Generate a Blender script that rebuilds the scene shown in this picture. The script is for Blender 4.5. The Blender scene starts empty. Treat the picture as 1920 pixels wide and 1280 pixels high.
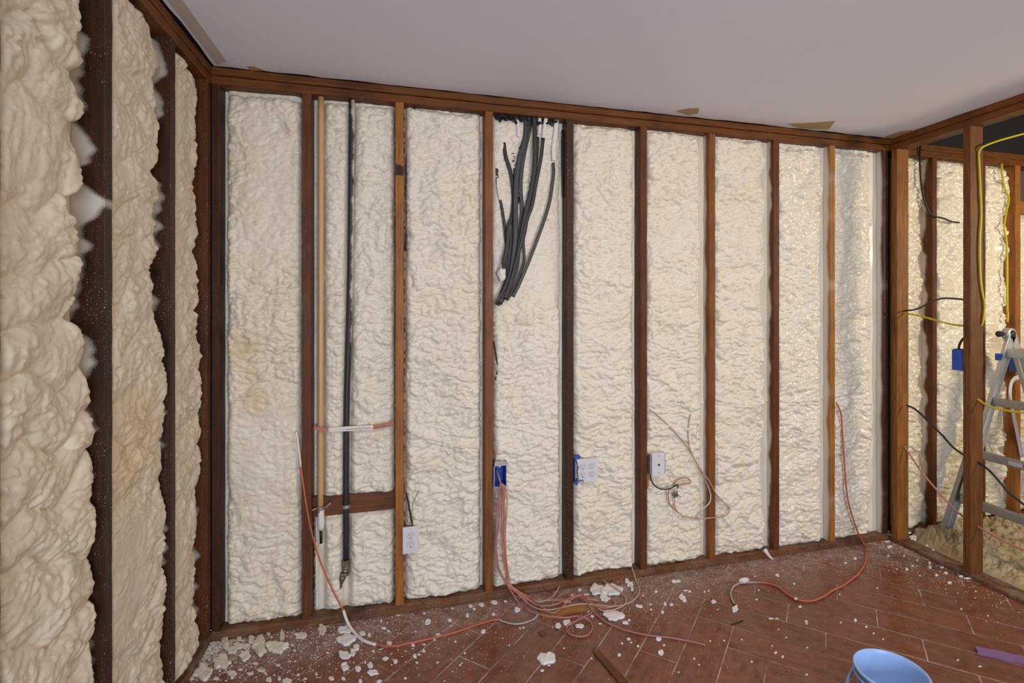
import bpy, bmesh, math, random
import numpy as np
from mathutils import Vector, Matrix

sc = bpy.context.scene
COL = sc.collection

# ------------------------------------------------------------------ camera
FPX, CXP, CYP, YAW = 955.7, 1008.8, 572.7, 0.2618
CAM = (0.7704, -2.4207, 1.411)
RX = (math.cos(YAW), -math.sin(YAW)); FW = (math.sin(YAW), math.cos(YAW))
cd = bpy.data.cameras.new('camera'); cam = bpy.data.objects.new('camera', cd); COL.objects.link(cam)
cam.location = CAM; cam.rotation_euler = (math.pi/2, 0, -YAW)
cd.sensor_width = 36; cd.lens = 36*FPX/1920
cd.shift_x = -(CXP-960)/1920; cd.shift_y = (CYP-640)/1920
cd.clip_start = 0.02
sc.camera = cam

# ------------------------------------------------------------------ view + light
sc.view_settings.view_transform = 'Standard'; sc.view_settings.look = 'None'
sc.view_settings.exposure = 0.08; sc.view_settings.gamma = 1; sc.view_settings.use_curve_mapping = False
w = bpy.data.worlds.new('world'); sc.world = w; w.use_nodes = True
w.node_tree.nodes['Background'].inputs[0].default_value = (0.62, 0.72, 0.95, 1)
w.node_tree.nodes['Background'].inputs[1].default_value = 1.0

def area(name, loc, rot, sx, sy, power, col):
    l = bpy.data.lights.new(name, 'AREA'); l.shape = 'RECTANGLE'; l.size = sx; l.size_y = sy
    l.energy = power; l.color = col
    o = bpy.data.objects.new(name, l); COL.objects.link(o); o.location = loc; o.rotation_euler = rot
    return o
# daylight through the rear window
area('window_light', (1.15, -4.95, 1.15), (math.radians(80), 0, math.radians(-8)), 1.8, 1.2, 92, (0.74, 0.85, 1.0))
# unseen warm fill light added under the ceiling to bring out foam relief
area('ceiling_fill', (2.0, -2.1, 2.38), (math.radians(30), 0, math.radians(0)), 0.35, 0.25, 19, (1.0, 0.82, 0.64))
# warm work lamp in the next room
area('work_lamp', (4.9, -2.1, 1.9), (math.radians(78), 0, math.radians(14)), 0.30, 0.30, 33, (1.0, 0.84, 0.62))

# ------------------------------------------------------------------ helpers: measured picture point -> point on a real plane
def on_floor(px, py, z=0.0):
    d = (CAM[2]-z)*FPX/(py-CYP); r = (px-CXP)/FPX*d
    return (CAM[0]+RX[0]*r+FW[0]*d, CAM[1]+RX[1]*r+FW[1]*d, z)
def on_y(px, py, Y=0.0):
    r = (px-CXP)/FPX; dx = RX[0]*r+FW[0]; dy = RX[1]*r+FW[1]; t = (Y-CAM[1])/dy
    return (CAM[0]+dx*t, Y, CAM[2]-(py-CYP)/FPX*t)
def on_x(px, py, X=0.0):
    r = (px-CXP)/FPX; dx = RX[0]*r+FW[0]; dy = RX[1]*r+FW[1]; t = (X-CAM[0])/dx
    return (X, CAM[1]+dy*t, CAM[2]-(py-CYP)/FPX*t)

def smooth(a, b, x):
    t = np.clip((x-a)/(b-a), 0, 1); return t*t*(3-2*t)

# numpy noise
def _hash(ix, iy, seed):
    h = (ix.astype(np.int64)*374761393 + iy.astype(np.int64)*668265263 + int(seed)*1442695041) & 0xFFFFFFFF
    h = ((h ^ (h >> 13))*1274126177) & 0xFFFFFFFF
    h = ((h ^ (h >> 16))*2246822519) & 0xFFFFFFFF
    return ((h ^ (h >> 15)) & 0xFFFFFF)/float(0x1000000)
def perlin(x, y, seed=0):
    x0 = np.floor(x); y0 = np.floor(y); fx = x-x0; fy = y-y0
    ux = fx*fx*fx*(fx*(fx*6-15)+10); uy = fy*fy*fy*(fy*(fy*6-15)+10)
    def g(ix, iy, dx, dy):
        a = _hash(ix, iy, seed)*2*math.pi
        return np.cos(a)*dx+np.sin(a)*dy
    n00 = g(x0, y0, fx, fy); n10 = g(x0+1, y0, fx-1, fy)
    n01 = g(x0, y0+1, fx, fy-1); n11 = g(x0+1, y0+1, fx-1, fy-1)
    return ((n00*(1-ux)+n10*ux)*(1-uy)+(n01*(1-ux)+n11*ux)*uy)*1.5
def worley(x, y, seed=0):
    ix = np.floor(x); iy = np.floor(y); best = np.full(x.shape, 9.0); rid = np.zeros(x.shape)
    for a in (-1, 0, 1):
        for b in (-1, 0, 1):
            cx = ix+a; cy = iy+b
            dx = cx+0.5+(_hash(cx, cy, seed)-.5)*.8-x; dy = cy+0.5+(_hash(cx, cy, seed+7)-.5)*.8-y
            d = dx*dx+dy*dy; m = d < best
            best = np.where(m, d, best); rid = np.where(m, _hash(cx, cy, seed+13), rid)
    return np.minimum(best, 1.2), rid

# ------------------------------------------------------------------ materials
def new_mat(name):
    m = bpy.data.materials.new(name); m.use_nodes = True; nt = m.node_tree
    return m, nt, nt.nodes['Principled BSDF']
def N(nt, typ, **kw):
    n = nt.nodes.new(typ)
    for k, v in kw.items():
        if k.startswith('i_'): n.inputs[k[2:].replace('_', ' ')].default_value = v
        else: setattr(n, k, v)
    return n
def L(nt, a, b): nt.links.new(a, b)
def ramp(nt, fac, p0, p1, c0=(0,0,0,1), c1=(1,1,1,1)):
    r = nt.nodes.new('ShaderNodeValToRGB'); r.color_ramp.elements[0].position = p0; r.color_ramp.elements[1].position = p1
    r.color_ramp.elements[0].color = c0; r.color_ramp.elements[1].color = c1
    L(nt, fac, r.inputs[0]); return r.outputs[0]
def mixc(nt, fac, a, b):
    m = nt.nodes.new('ShaderNodeMix'); m.data_type = 'RGBA'
    if hasattr(fac, 'links'): L(nt, fac, m.inputs[0])
    else: m.inputs[0].default_value = fac
    for i, v in ((6, a), (7, b)):
        if hasattr(v, 'links'): L(nt, v, m.inputs[i])
        else: m.inputs[i].default_value = (*v, 1)
    return m.outputs[2]
def mth(nt, op, a, b=None, clamp=False):
    m = nt.nodes.new('ShaderNodeMath'); m.operation = op; m.use_clamp = clamp
    for i, v in ((0, a), (1, b)):
        if v is None: continue
        if hasattr(v, 'links'): L(nt, v, m.inputs[i])
        else: m.inputs[i].default_value = v
    return m.outputs[0]
def noise(nt, vec, scale, detail=3, rough=.5, stretch=None, loc=(0, 0, 0)):
    if stretch or loc != (0, 0, 0):
        mp = nt.nodes.new('ShaderNodeMapping'); L(nt, vec, mp.inputs[0])
        mp.inputs['Scale'].default_value = stretch or (1, 1, 1); mp.inputs['Location'].default_value = loc; vec = mp.outputs[0]
    n = nt.nodes.new('ShaderNodeTexNoise'); n.inputs['Scale'].default_value = scale
    n.inputs['Detail'].default_value = detail; n.inputs['Roughness'].default_value = rough; L(nt, vec, n.inputs['Vector'])
    return n.outputs[0]
def bump(nt, p, h, strength, dist=.002):
    b = nt.nodes.new('ShaderNodeBump'); b.inputs['Strength'].default_value = strength; b.inputs['Distance'].default_value = dist
    L(nt, h, b.inputs['Height']); L(nt, b.outputs[0], p.inputs['Normal'])
def plain(name, col, rough=.5, metal=0, vary=.12, scale=30):
    m, nt, p = new_mat(name); tc = N(nt, 'ShaderNodeTexCoord').outputs['Object']
    n = noise(nt, tc, scale, 3)
    c = mixc(nt, n, tuple(v*(1-vary) for v in col), tuple(min(1, v*(1+vary)) for v in col))
    L(nt, c, p.inputs['Base Color']); p.inputs['Roughness'].default_value = rough; p.inputs['Metallic'].default_value = metal
    return m

def foam_material(name, base=(.80, .70, .50), rough=.42, yellow=.35, spec=.5, stains=()):
    m, nt, p = new_mat(name); tc = N(nt, 'ShaderNodeTexCoord').outputs['Object']
    n1 = noise(nt, tc, 3.2, 4, .6); n2 = noise(nt, tc, 22, 4, .6); n3 = noise(nt, tc, 260, 2)
    c = mixc(nt, ramp(nt, n1, .35, .7), base, (base[0]*1.03, base[1]*1.05, base[2]*1.16))
    yel = mth(nt, 'MULTIPLY', ramp(nt, n1, .58, .72), ramp(nt, n2, .42, .62))
    yel = mth(nt, 'MULTIPLY', yel, yellow)
    c = mixc(nt, yel, c, (.72, .50, .20))
    for (sx, sy, sz, sr) in stains:
        vm = N(nt, 'ShaderNodeVectorMath', operation='DISTANCE'); L(nt, tc, vm.inputs[0]); vm.inputs[1].default_value = (sx, sy, sz)
        dd = mth(nt, 'ADD', mth(nt, 'DIVIDE', vm.outputs['Value'], sr), mth(nt, 'MULTIPLY', mth(nt, 'SUBTRACT', n2, .5), 1.3))
        c = mixc(nt, mth(nt, 'MULTIPLY', ramp(nt, dd, .35, 1.0, (1, 1, 1, 1), (0, 0, 0, 1)), .42), c, (.68, .46, .18))
    # thin resin threads
    n4 = noise(nt, tc, 13, 5, .65, loc=(4, 2, 9))
    thr = mth(nt, 'SUBTRACT', 1.0, mth(nt, 'MULTIPLY', mth(nt, 'ABSOLUTE', mth(nt, 'SUBTRACT', n4, .5)), 62), True)
    thr = mth(nt, 'MULTIPLY', thr, ramp(nt, n2, .5, .68))
    c = mixc(nt, mth(nt, 'MULTIPLY', thr, min(.8, .5*yellow/.35)), c, (.60, .40, .17))
    L(nt, c, p.inputs['Base Color'])
    p.inputs['Roughness'].default_value = rough; p.inputs['Specular IOR Level'].default_value = spec
    h = mth(nt, 'ADD', n3, mth(nt, 'MULTIPLY', noise(nt, tc, 70, 3), 2.0))
    bump(nt, p, h, .35, .0015)
    return m

SPRAY = (.62, .57, .50)
def wood_material(name, dark, light, axis='z', spray=None, specks=.5, rough=.42, dusty=0.0):
    """spray = (depth axis 0/1, d0, amplitude, bumps per metre): foam overspray that has misted the stud's side."""
    m, nt, p = new_mat(name); tcn = N(nt, 'ShaderNodeTexCoord'); tc = tcn.outputs['Object']
    st = {'z': (1, 1, .05), 'x': (.05, 1, 1), 'y': (1, .05, 1)}[axis]
    g = noise(nt, tc, 90, 5, .65, st); b = noise(nt, tc, 5.5, 3, .6, tuple(1 if s == 1 else .5 for s in st))
    c = mixc(nt, ramp(nt, g, .3, .7), dark, light)
    c = mixc(nt, mth(nt, 'MULTIPLY', ramp(nt, b, .5, .72), .75), c, tuple(v*.35 for v in dark))
    k = noise(nt, tc, 9, 2, .5, loc=(7, 3, 1))
    c = mixc(nt, mth(nt, 'MULTIPLY', ramp(nt, k, .7, .74), .8), c, tuple(v*.25 for v in dark))
    sp = noise(nt, tc, 240, 1, .5); sz = noise(nt, tc, 4, 2, .5, loc=(1, 8, 2))
    sm = mth(nt, 'MULTIPLY', ramp(nt, sp, .68, .71), ramp(nt, sz, .42, .6))
    c = mixc(nt, mth(nt, 'MULTIPLY', sm, specks), c, (.72, .68, .62))
    r = rough
    if dusty:
        dn = noise(nt, tc, 14, 4, .65, loc=(3, 3, 3))
        c = mixc(nt, mth(nt, 'MULTIPLY', ramp(nt, dn, .45, .75), dusty), c, (.60, .55, .48))
    if spray:
        ax, d0, amp, freq = spray
        sep = N(nt, 'ShaderNodeSeparateXYZ'); L(nt, tc, sep.inputs[0]); d = sep.outputs[ax]
        if ax == 0: d = mth(nt, 'ABSOLUTE', d)
        zc = N(nt, 'ShaderNodeCombineXYZ'); L(nt, sep.outputs[2], zc.inputs[2]); zc.inputs[0].default_value = d0*97
        nz = noise(nt, zc.outputs[0], freq, 2, .55); fine = noise(nt, tc, 350, 2, .7)
        edge = mth(nt, 'SUBTRACT', d, mth(nt, 'MULTIPLY', mth(nt, 'SUBTRACT', nz, .5), amp))
        edge = mth(nt, 'ADD', edge, mth(nt, 'MULTIPLY', mth(nt, 'SUBTRACT', fine, .5), .022))
        mask = mth(nt, 'MULTIPLY', mth(nt, 'SUBTRACT', edge, d0-.008), 55, True)
        c = mixc(nt, mask, c, SPRAY)
    L(nt, c, p.inputs['Base Color']); p.inputs['Roughness'].default_value = r+.1; p.inputs['Specular IOR Level'].default_value = .3
    bump(nt, p, g, .35, .001)
    return m

# ------------------------------------------------------------------ mesh helpers
def mesh_obj(name, verts, faces, mat, parent=None, smooth_=False):
    me = bpy.data.meshes.new(name); me.from_pydata([tuple(v) for v in verts], [], faces); me.update()
    if mat: me.materials.append(mat)
    if smooth_: me.shade_smooth()
    o = bpy.data.objects.new(name, me); COL.objects.link(o)
    if parent is not None: o.parent = parent
    return o
class MB:
    def __init__(s): s.v = []; s.f = []
    def box(s, x0, x1, y0, y1, z0, z1, M=None):
        n = len(s.v); c = [(x, y, z) for x in (x0, x1) for y in (y0, y1) for z in (z0, z1)]
        if M is not None: c = [tuple(M @ Vector(q)) for q in c]
        s.v += c
        s.f += [tuple(n+i for i in q) for q in ((0,1,3,2), (4,6,7,5), (0,4,5,1), (2,3,7,6), (0,2,6,4), (1,5,7,3))]
        return s
    def prism(s, pts, z0, z1, M=None):
        n = len(s.v); k = len(pts)
        c = [(x, y, z0) for x, y in pts]+[(x, y, z1) for x, y in pts]
        if M is not None: c = [tuple(M @ Vector(q)) for q in c]
        s.v += c
        s.f += [tuple(n+i for i in range(k))[::-1], tuple(n+k+i for i in range(k))]
        s.f += [(n+i, n+(i+1) % k, n+k+(i+1) % k, n+k+i) for i in range(k)]
        return s
    def lathe(s, prof, seg=24, M=None, cap=True):
        n = len(s.v); c = []
        for r, z in prof:
            for i in range(seg):
                a = 2*math.pi*i/seg; c.append((r*math.cos(a), r*math.sin(a), z))
        if M is not None: c = [tuple(M @ Vector(q)) for q in c]
        s.v += c; k = len(prof)
        for j in range(k-1):
            for i in range(seg):
                a = n+j*seg+i; b = n+j*seg+(i+1) % seg
                s.f.append((a, b, b+seg, a+seg))
        if cap:
            s.f.append(tuple(n+i for i in range(seg))[::-1]); s.f.append(tuple(n+(k-1)*seg+i for i in range(seg)))
        return s
    def tube(s, pts, r, seg=8, flat=None, sub=6):
        """flat=(ry scale) squeezes the section along Y; pts smoothed with Catmull-Rom."""
        P = [Vector(p) for p in pts]
        if sub > 1 and len(P) > 2:
            Q = []
            E = [P[0]*2-P[1]]+P+[P[-1]*2-P[-2]]
            for i in range(1, len(E)-2):
                a, b, c, d = E[i-1:i+3]
                for j in range(sub):
                    t = j/sub
                    Q.append(.5*((2*b)+(c-a)*t+(2*a-5*b+4*c-d)*t*t+(3*b-a-3*c+d)*t**3))
            Q.append(P[-1]); P = Q
        n0 = len(s.v); m = len(P); prev = None
        rr = r if hasattr(r, '__len__') else None
        for i, p in enumerate(P):
            t = (P[min(i+1, m-1)]-P[max(i-1, 0)]).normalized()
            if prev is None:
                u = t.cross(Vector((0, 1, 0)) if abs(t.y) < .9 else Vector((1, 0, 0))).normalized()
            else:
                u = (prev-t*prev.dot(t)).normalized()
            if flat is not None:
                uu = t.cross(Vector((0, 1, 0)))
                if uu.length > .05: u = uu.normalized()
            prev = u; v = t.cross(u).normalized()
            ri = r if rr is None else rr[0]+(rr[1]-rr[0])*i/(m-1)
            for k in range(seg):
                a = 2*math.pi*k/seg
                s.v.append(tuple(p+u*ri*math.cos(a)+v*ri*math.sin(a)*(flat or 1)))
        for i in range(m-1):
            for k in range(seg):
                a = n0+i*seg+k; b = n0+i*seg+(k+1) % seg
                s.f.append((a, b, b+seg, a+seg))
        s.f.append(tuple(n0+k for k in range(seg))[::-1]); s.f.append(tuple(n0+(m-1)*seg+k for k in range(seg)))
        return s
    def build(s, name, mat, parent=None, smooth_=False, bevel=0, loc=None):
        v = s.v
        if loc is not None: v = [(a-loc[0], b-loc[1], c-loc[2]) for a, b, c in v]
        o = mesh_obj(name, v, s.f, mat, parent, smooth_)
        if loc is not None: o.location = loc
        if bevel:
            md = o.modifiers.new('bevel', 'BEVEL'); md.width = bevel; md.segments = 2; md.limit_method = 'ANGLE'
        return o
def tag(o, label, cat, group=None, kind=None):
    o['label'] = label; o['category'] = cat
    if group: o['group'] = group
    if kind: o['kind'] = kind
    return o
def struct(o): o['kind'] = 'structure'; return o
def empty(name, loc, label, cat, group=None, rot=(0, 0, 0)):
    o = bpy.data.objects.new(name, None); COL.objects.link(o); o.location = loc; o.rotation_euler = rot
    o.empty_display_size = .02
    return tag(o, label, cat, group)

H = 2.418; PB = H-.076; D = .089; LX = 3.612

# ------------------------------------------------------------------ structure
m_sheath = plain('sheathing', (.10, .075, .055), .8)
m_dark = plain('roof_space_shade', (.012, .011, .012), .9)  # near-black colour paints in the darkness of the unlit roof space
def ceiling_mat():
    m, nt, p = new_mat('ceiling_paint'); tc = N(nt, 'ShaderNodeTexCoord').outputs['Object']
    n = noise(nt, tc, 1.6, 3, .5); f = noise(nt, tc, 130, 3)
    L(nt, mixc(nt, n, (.80, .79, .88), (.84, .83, .91)), p.inputs['Base Color']); p.inputs['Roughness'].default_value = .75
    bump(nt, p, f, .25, .001); return m
m_ceil = ceiling_mat()
m_wallp = plain('wall_paint', (.62, .58, .54), .8, vary=.04)

struct(MB().box(-.12, 6.2, D, D+.02, 0, 3.3).build('wall_back', m_sheath))
struct(MB().box(-D-.02, -D, -5.1, D, 0, 2.6).build('wall_left', m_sheath))
rw = MB().box(-D, .2, -5.1, -5.0, 0, 2.5).box(2.1, 6.2, -5.1, -5.0, 0, 2.5).box(.2, 2.1, -5.1, -5.0, 0, .45).box(.2, 2.1, -5.1, -5.0, 2.05, 2.5)
struct(rw.build('wall_rear', m_wallp))
struct(MB().box(6.1, 6.2, -5.1, D, 0, 2.42).build('wall_right', m_wallp))
struct(MB().box(6.1, 6.2, -5.1, D, 2.421, 3.3).box(3.7, 6.1, -5.1, -5.0, 2.501, 3.3).build('wall_upper_shade', m_dark))  # upper walls coloured near-black so the attic reads as unlit
struct(MB().box(3.7, 6.1, D-.004, D-.0005, 2.42, 3.1).build('wall_upper_shade', m_dark))  # dark sheet over the back wall, painted shade above the plates
wf = MB()
for a, b, c, d in ((.2, .26, .51, 1.99), (2.04, 2.1, .51, 1.99), (.2, 2.1, .45, .51), (.2, 2.1, 1.99, 2.05)):
    wf.box(a, b, -5.1, -5.04, c, d)
win = struct(wf.build('window_1', plain('window_paint', (.75, .75, .74), .5)))
# main ceiling, ragged where the wall board was torn off
rng = random.Random(5)
def ragged(p0, p1, n, amp):
    return [(p0[0]+(p1[0]-p0[0])*i/n+rng.uniform(-amp, amp), p0[1]+(p1[1]-p0[1])*i/n+rng.uniform(-amp, amp)) for i in range(n)]
pts = ragged((.016, -5.1), (.016, -.012), 60, .004)+ragged((.016, -.012), (3.60, -.012), 60, .006)+ragged((3.605, -.02), (3.605, -5.1), 40, .004)
ceil = struct(MB().prism(pts, H-.004, H+.012).build('ceiling', m_ceil))
struct(MB().box(-.12, 3.61, -5.1, .1, H+.0125, H+.04).build('ceiling.001', m_dark))
struct(MB().box(3.55, 6.2, -5.1, .1, 3.1, 3.14).build('ceiling.002', m_dark))
struct(MB().box(3.56, 3.60, -5.1, .1, H+.045, 3.1).build('wall_upper_shade', m_dark))
m_seam = plain('seam_compound', (.55, .49, .45), .8, vary=.06)
MB().prism([(.022, -3.2), (.075, -3.2), (.078, -.07), (.03, -.03)], H-.0062, H-.0035).build('seam_strip', m_seam, ceil)
m_torn = plain('torn_board_paper', (.42, .30, .17), .8, vary=.2, scale=15)
for poly in ([(463,124),(478,125),(497,133),(470,133)],
             [(1268,208),(1293,203),(1311,203),(1309,213),(1290,216)],
             [(1478,232),(1520,230),(1566,227),(1556,241),(1548,243),(1500,240)],
             [(1660,256),(1690,246),(1712,243),(1690,262),(1672,262)]):
    q = [on_floor(x, y, H-.007)[:2] for x, y in poly]
    MB().prism(q, H-.007, H-.0035).build('torn_patch', m_torn, ceil)

# tile floor: planks laid at 45 degrees in a stepped herringbone
def tile_mat():
    m, nt, p = new_mat('brown_plank_tile'); uv = N(nt, 'ShaderNodeUVMap').outputs[0]; tc = N(nt, 'ShaderNodeTexCoord').outputs['Object']
    at = N(nt, 'ShaderNodeAttribute', attribute_name='tile_rand').outputs['Fac']
    g = noise(nt, uv, 42, 5, .65, (.22, 1, 1)); g2 = noise(nt, uv, 8, 4, .6, (.4, 1, 1))
    c = mixc(nt, ramp(nt, g, .3, .75), (.095, .022, .008), (.27, .080, .030))
    c = mixc(nt, mth(nt, 'MULTIPLY', ramp(nt, g2, .42, .68), .6), c, (.24, .065, .024))
    c = mixc(nt, mth(nt, 'MULTIPLY', at, .35), c, (.13, .035, .018))
    # foam dust: heavy along the wall and in blown patches
    sep = N(nt, 'ShaderNodeSeparateXYZ'); L(nt, tc, sep.inputs[0])
    wl = mth(nt, 'ADD', sep.outputs[1], mth(nt, 'MULTIPLY', noise(nt, tc, 3.1, 3, .6), .42))
    dens = mth(nt, 'MULTIPLY', mth(nt, 'ADD', wl, .10), 4.6, True)
    fine = noise(nt, tc, 330, 3, .75); mid = noise(nt, tc, 20, 4, .7)
    d1 = mth(nt, 'MULTIPLY', ramp(nt, fine, .40, .58), mth(nt, 'MULTIPLY', dens, ramp(nt, mid, .3, .65)))
    film = mth(nt, 'MULTIPLY', ramp(nt, mid, .36, .8), .17)
    dust = mth(nt, 'MAXIMUM', mth(nt, 'MULTIPLY', d1, .85), film)
    c = mixc(nt, dust, c, (.56, .46, .42))
    L(nt, c, p.inputs['Base Color'])
    L(nt, mth(nt, 'ADD', .30, mth(nt, 'MULTIPLY', dust, .9)), p.inputs['Roughness'])
    bump(nt, p, g, .25, .001); return m
m_tile = tile_mat()
def grout_mat():
    m, nt, p = new_mat('grout'); tc = N(nt, 'ShaderNodeTexCoord').outputs['Object']
    n = noise(nt, tc, 9, 4, .6)
    L(nt, ramp(nt, n, .36, .6, (.16, .11, .10, 1), (.62, .50, .46, 1)), p.inputs['Base Color']); p.inputs['Roughness'].default_value = .8
    return m
m_grout = grout_mat()
W_, L_ = .1545, .508; q2 = math.sqrt(.5)
tiles = []   # u0,u1,v0,v1,dir
for j in range(-32, 40):
    u0 = 1.571+W_*j; top = 1.36-W_*j
    k = 0
    while top-L_*k > -9: tiles.append((u0, u0+W_, top-L_*(k+1), top-L_*k, 1)); k += 1
for i in range(-40, 40):
    v0 = 1.205+W_*i; st = 1.725-W_*i
    k = 0
    while st+L_*k < 9: tiles.append((st+L_*k, st+L_*(k+1), v0, v0+W_, 0)); k += 1
V = []; F = []; UV = []; TR = []
rng = random.Random(3)
XR = (-.05, LX+.0); YR = (-3.6, .02)
def clip(poly, ax, lim, sgn):
    out = []
    for i in range(len(poly)):
        a, b = poly[i], poly[(i+1) % len(poly)]
        da = (a[ax]-lim)*sgn; db = (b[ax]-lim)*sgn
        if da >= 0: out.append(a)
        if da*db < 0:
            t = da/(da-db); out.append(tuple(a[n]+(b[n]-a[n])*t for n in range(len(a))))
    return out
for (u0, u1, v0, v1, dr) in tiles:
    g = .0024; ru, rv, rr = rng.random()*10, rng.random()*10, rng.random()
    if rng.random() < .6: rr *= .4
    cu, cv = (u0+u1)/2, (v0+v1)/2; X = (cu+cv)*q2; Y = (cv-cu)*q2
    if X < -.6 or X > 4.2 or Y > .6 or Y < -4.2: continue
    rings = []
    for ins, z in ((g, -.004), (g, -.0012), (g+.0012, 0.0)):
        c = [(u0+ins, v0+ins), (u1-ins, v0+ins), (u1-ins, v1-ins), (u0+ins, v1-ins)]
        poly = [((a+b)*q2, (b-a)*q2, (a-u0+ru) if dr == 0 else (b-v0+ru), (b-v0+rv) if dr == 0 else (a-u0+rv)) for a, b in c]
        for ax, lim, s in ((0, XR[0], 1), (0, XR[1], -1), (1, YR[0], 1), (1, YR[1], -1)):
            if poly: poly = clip(poly, ax, lim, s)
        rings.append((poly, z))
    n = len(rings[0][0])
    if n < 3 or any(len(r[0]) != n for r in rings): continue
    base = len(V)
    for poly, z in rings:
        for p in poly: V.append((p[0], p[1], z)); UV.append(p[2:])
    F.append(tuple(base+2*n+i for i in range(n))); TR.append(rr)
    for k in (0, 1):
        for i in range(n):
            F.append((base+k*n+i, base+k*n+(i+1) % n, base+(k+1)*n+(i+1) % n, base+(k+1)*n+i)); TR.append(rr)
me = bpy.data.meshes.new('floor'); me.from_pydata(V, [], F); me.update(); me.materials.append(m_tile)
uvl = me.uv_layers.new(name='UVMap')
li = np.zeros(len(me.loops), dtype=np.int32); me.loops.foreach_get('vertex_index', li)
uvl.data.foreach_set('uv', np.array(UV, dtype=np.float32)[li].ravel())
at = me.attributes.new('tile_rand', 'FLOAT', 'FACE'); at.data.foreach_set('value', np.array(TR, dtype=np.float32))
flo = bpy.data.objects.new('floor', me); COL.objects.link(flo); struct(flo)
MB().box(-D, LX, -5.1, D, -.05, -.0019).build('grout_bed', m_grout, flo)
def sub_mat():
    m, nt, p = new_mat('dusty_subfloor'); tc = N(nt, 'ShaderNodeTexCoord').outputs['Object']
    a = noise(nt, tc, 5, 5, .65); b = noise(nt, tc, 40, 4, .7)
    c = mixc(nt, ramp(nt, a, .35, .65), (.10, .07, .05), (.30, .26, .21)); c = mixc(nt, mth(nt, 'MULTIPLY', ramp(nt, b, .5, .7), .5), c, (.45, .40, .32))
    L(nt, c, p.inputs['Base Color']); p.inputs['Roughness'].default_value = .8; bump(nt, p, b, .5, .003); return m
struct(MB().box(LX, 6.2, -5.1, D, -.05, -.001).build('floor.001', sub_mat()))

# ------------------------------------------------------------------ framing lumber
def lumber(name, x0, x1, y0, y1, z0, z1, mat, seed, label=None, cat='stud', group=None, parent=None, amp=.0011, kind=None, origin=None):
    """A sawn timber: subdivided box with slightly uneven, eased edges."""
    r = np.random.RandomState(seed)
    dims = (x1-x0, y1-y0, z1-z0); ax = int(np.argmax(dims)); oth = [i for i in range(3) if i != ax]
    n = max(4, int(dims[ax]/.04)); lo = (x0, y0, z0); hi = (x1, y1, z1)
    e = .0025; a0, a1 = lo[oth[0]], hi[oth[0]]; b0, b1 = lo[oth[1]], hi[oth[1]]
    prof = [(a0+e, b0), (a1-e, b0), (a1, b0+e), (a1, b1-e), (a1-e, b1), (a0+e, b1), (a0, b1-e), (a0, b0+e)]
    verts = []
    for i in range(n+1):
        t = lo[ax]+dims[ax]*i/n
        for (a, b) in prof:
            q = [0, 0, 0]; q[ax] = t
            q[oth[0]] = a+r.uniform(-amp, amp)*.6; q[oth[1]] = b+r.uniform(-amp, amp)*.6
            verts.append(q)
    faces = []
    for i in range(n):
        for k in range(8):
            p = i*8+k; q = i*8+(k+1) % 8
            faces.append((p, q, q+8, p+8))
    faces.append(tuple(range(8))[::-1]); faces.append(tuple(n*8+k for k in range(8)))
    o = origin or (x0, y0, z0)
    verts = [(v[0]-o[0], v[1]-o[1], v[2]-o[2]) for v in verts]
    ob = mesh_obj(name, verts, faces, mat, parent)
    bm = bmesh.new(); bm.from_mesh(ob.data); bmesh.ops.recalc_face_normals(bm, faces=bm.faces); bm.to_mesh(ob.data); bm.free()
    ob.location = o
    if label: tag(ob, label, cat, group, kind)
    return ob
DK, MD, OR = ((.028, .009, .003), (.075, .022, .007)), ((.07, .020, .005), (.165, .052, .013)), ((.22, .078, .014), (.44, .17, .030))
_old = ((.045, .014, .006), (.11, .036, .015)), ((.085, .027, .010), (.19, .066, .024)), ((.21, .078, .020), (.42, .17, .045))
BR = ((.14, .044, .009), (.29, .10, .022))
mi = 0
def wm(c, **k):
    global mi; mi += 1
    return wood_material('timber_%d' % mi, c[0], c[1], **k)
STUDS = [  # x0,x1,colour,spray,label
 (.0, .030, DK, None, 'near-black stud in the left corner of the back wall'),
 (.350, .388, MD, None, 'reddish brown stud just left of the tan pipe, dusty white near its foot'),
 (.743, .781, OR, None, 'bright orange-brown stud with a dark knot near its top, beside the lowest outlet'),
 (1.157, 1.195, BR, None, 'orange-brown stud left of the hanging black cable bundle'),
 (1.566, 1.604, DK, None, 'dark brown stud right of the black cable bundle, beside the four-socket outlet'),
 (1.971, 2.009, MD, (1, .075, .05, 5), 'brown stud carrying the grey metal box with the blank plate'),
 (2.377, 2.415, BR, (1, .035, .05, 5), 'brown stud crossed by the loops of the pale coaxial cables'),
 (2.789, 2.827, MD, (1, .032, .075, 6), 'dark stud with scalloped white spray on its left side, right of the coaxial cable loops'),
 (3.174, 3.212, OR, (1, .012, .05, 5), 'light orange slim-looking stud beside the single red cable that drops to the floor'),
 (3.566, 3.603, DK, (1, .012, .03, 5), 'dark end stud of the back wall against the partition'),
 (3.953, 3.990, MD, (1, .045, .11, 6), 'stud behind the partition opening with ragged foam on its left side'),
 (4.362, 4.400, MD, (1, .05, .09, 6), 'stud hidden behind the free-standing partition post'),
 (4.665, 4.712, OR, (1, .07, .09, 6), 'golden stud at the right edge of the photo, behind the ladder'),
]
for i, (a, b, c, sp, lab) in enumerate(STUDS):
    y0 = 0.0
    lumber('wall_stud', a, b, y0, D-.001, .0385, PB-.0005, wm(c, spray=sp, specks=.35 if i not in (4,) else .9), 20+i, lab, 'stud', 'back wall studs')
kz = on_y(750, 318, 0)[2]
kb = [o for o in COL.objects if o.name.startswith('wall_stud') and abs(o.location.x-.743) < .001][0]
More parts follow.
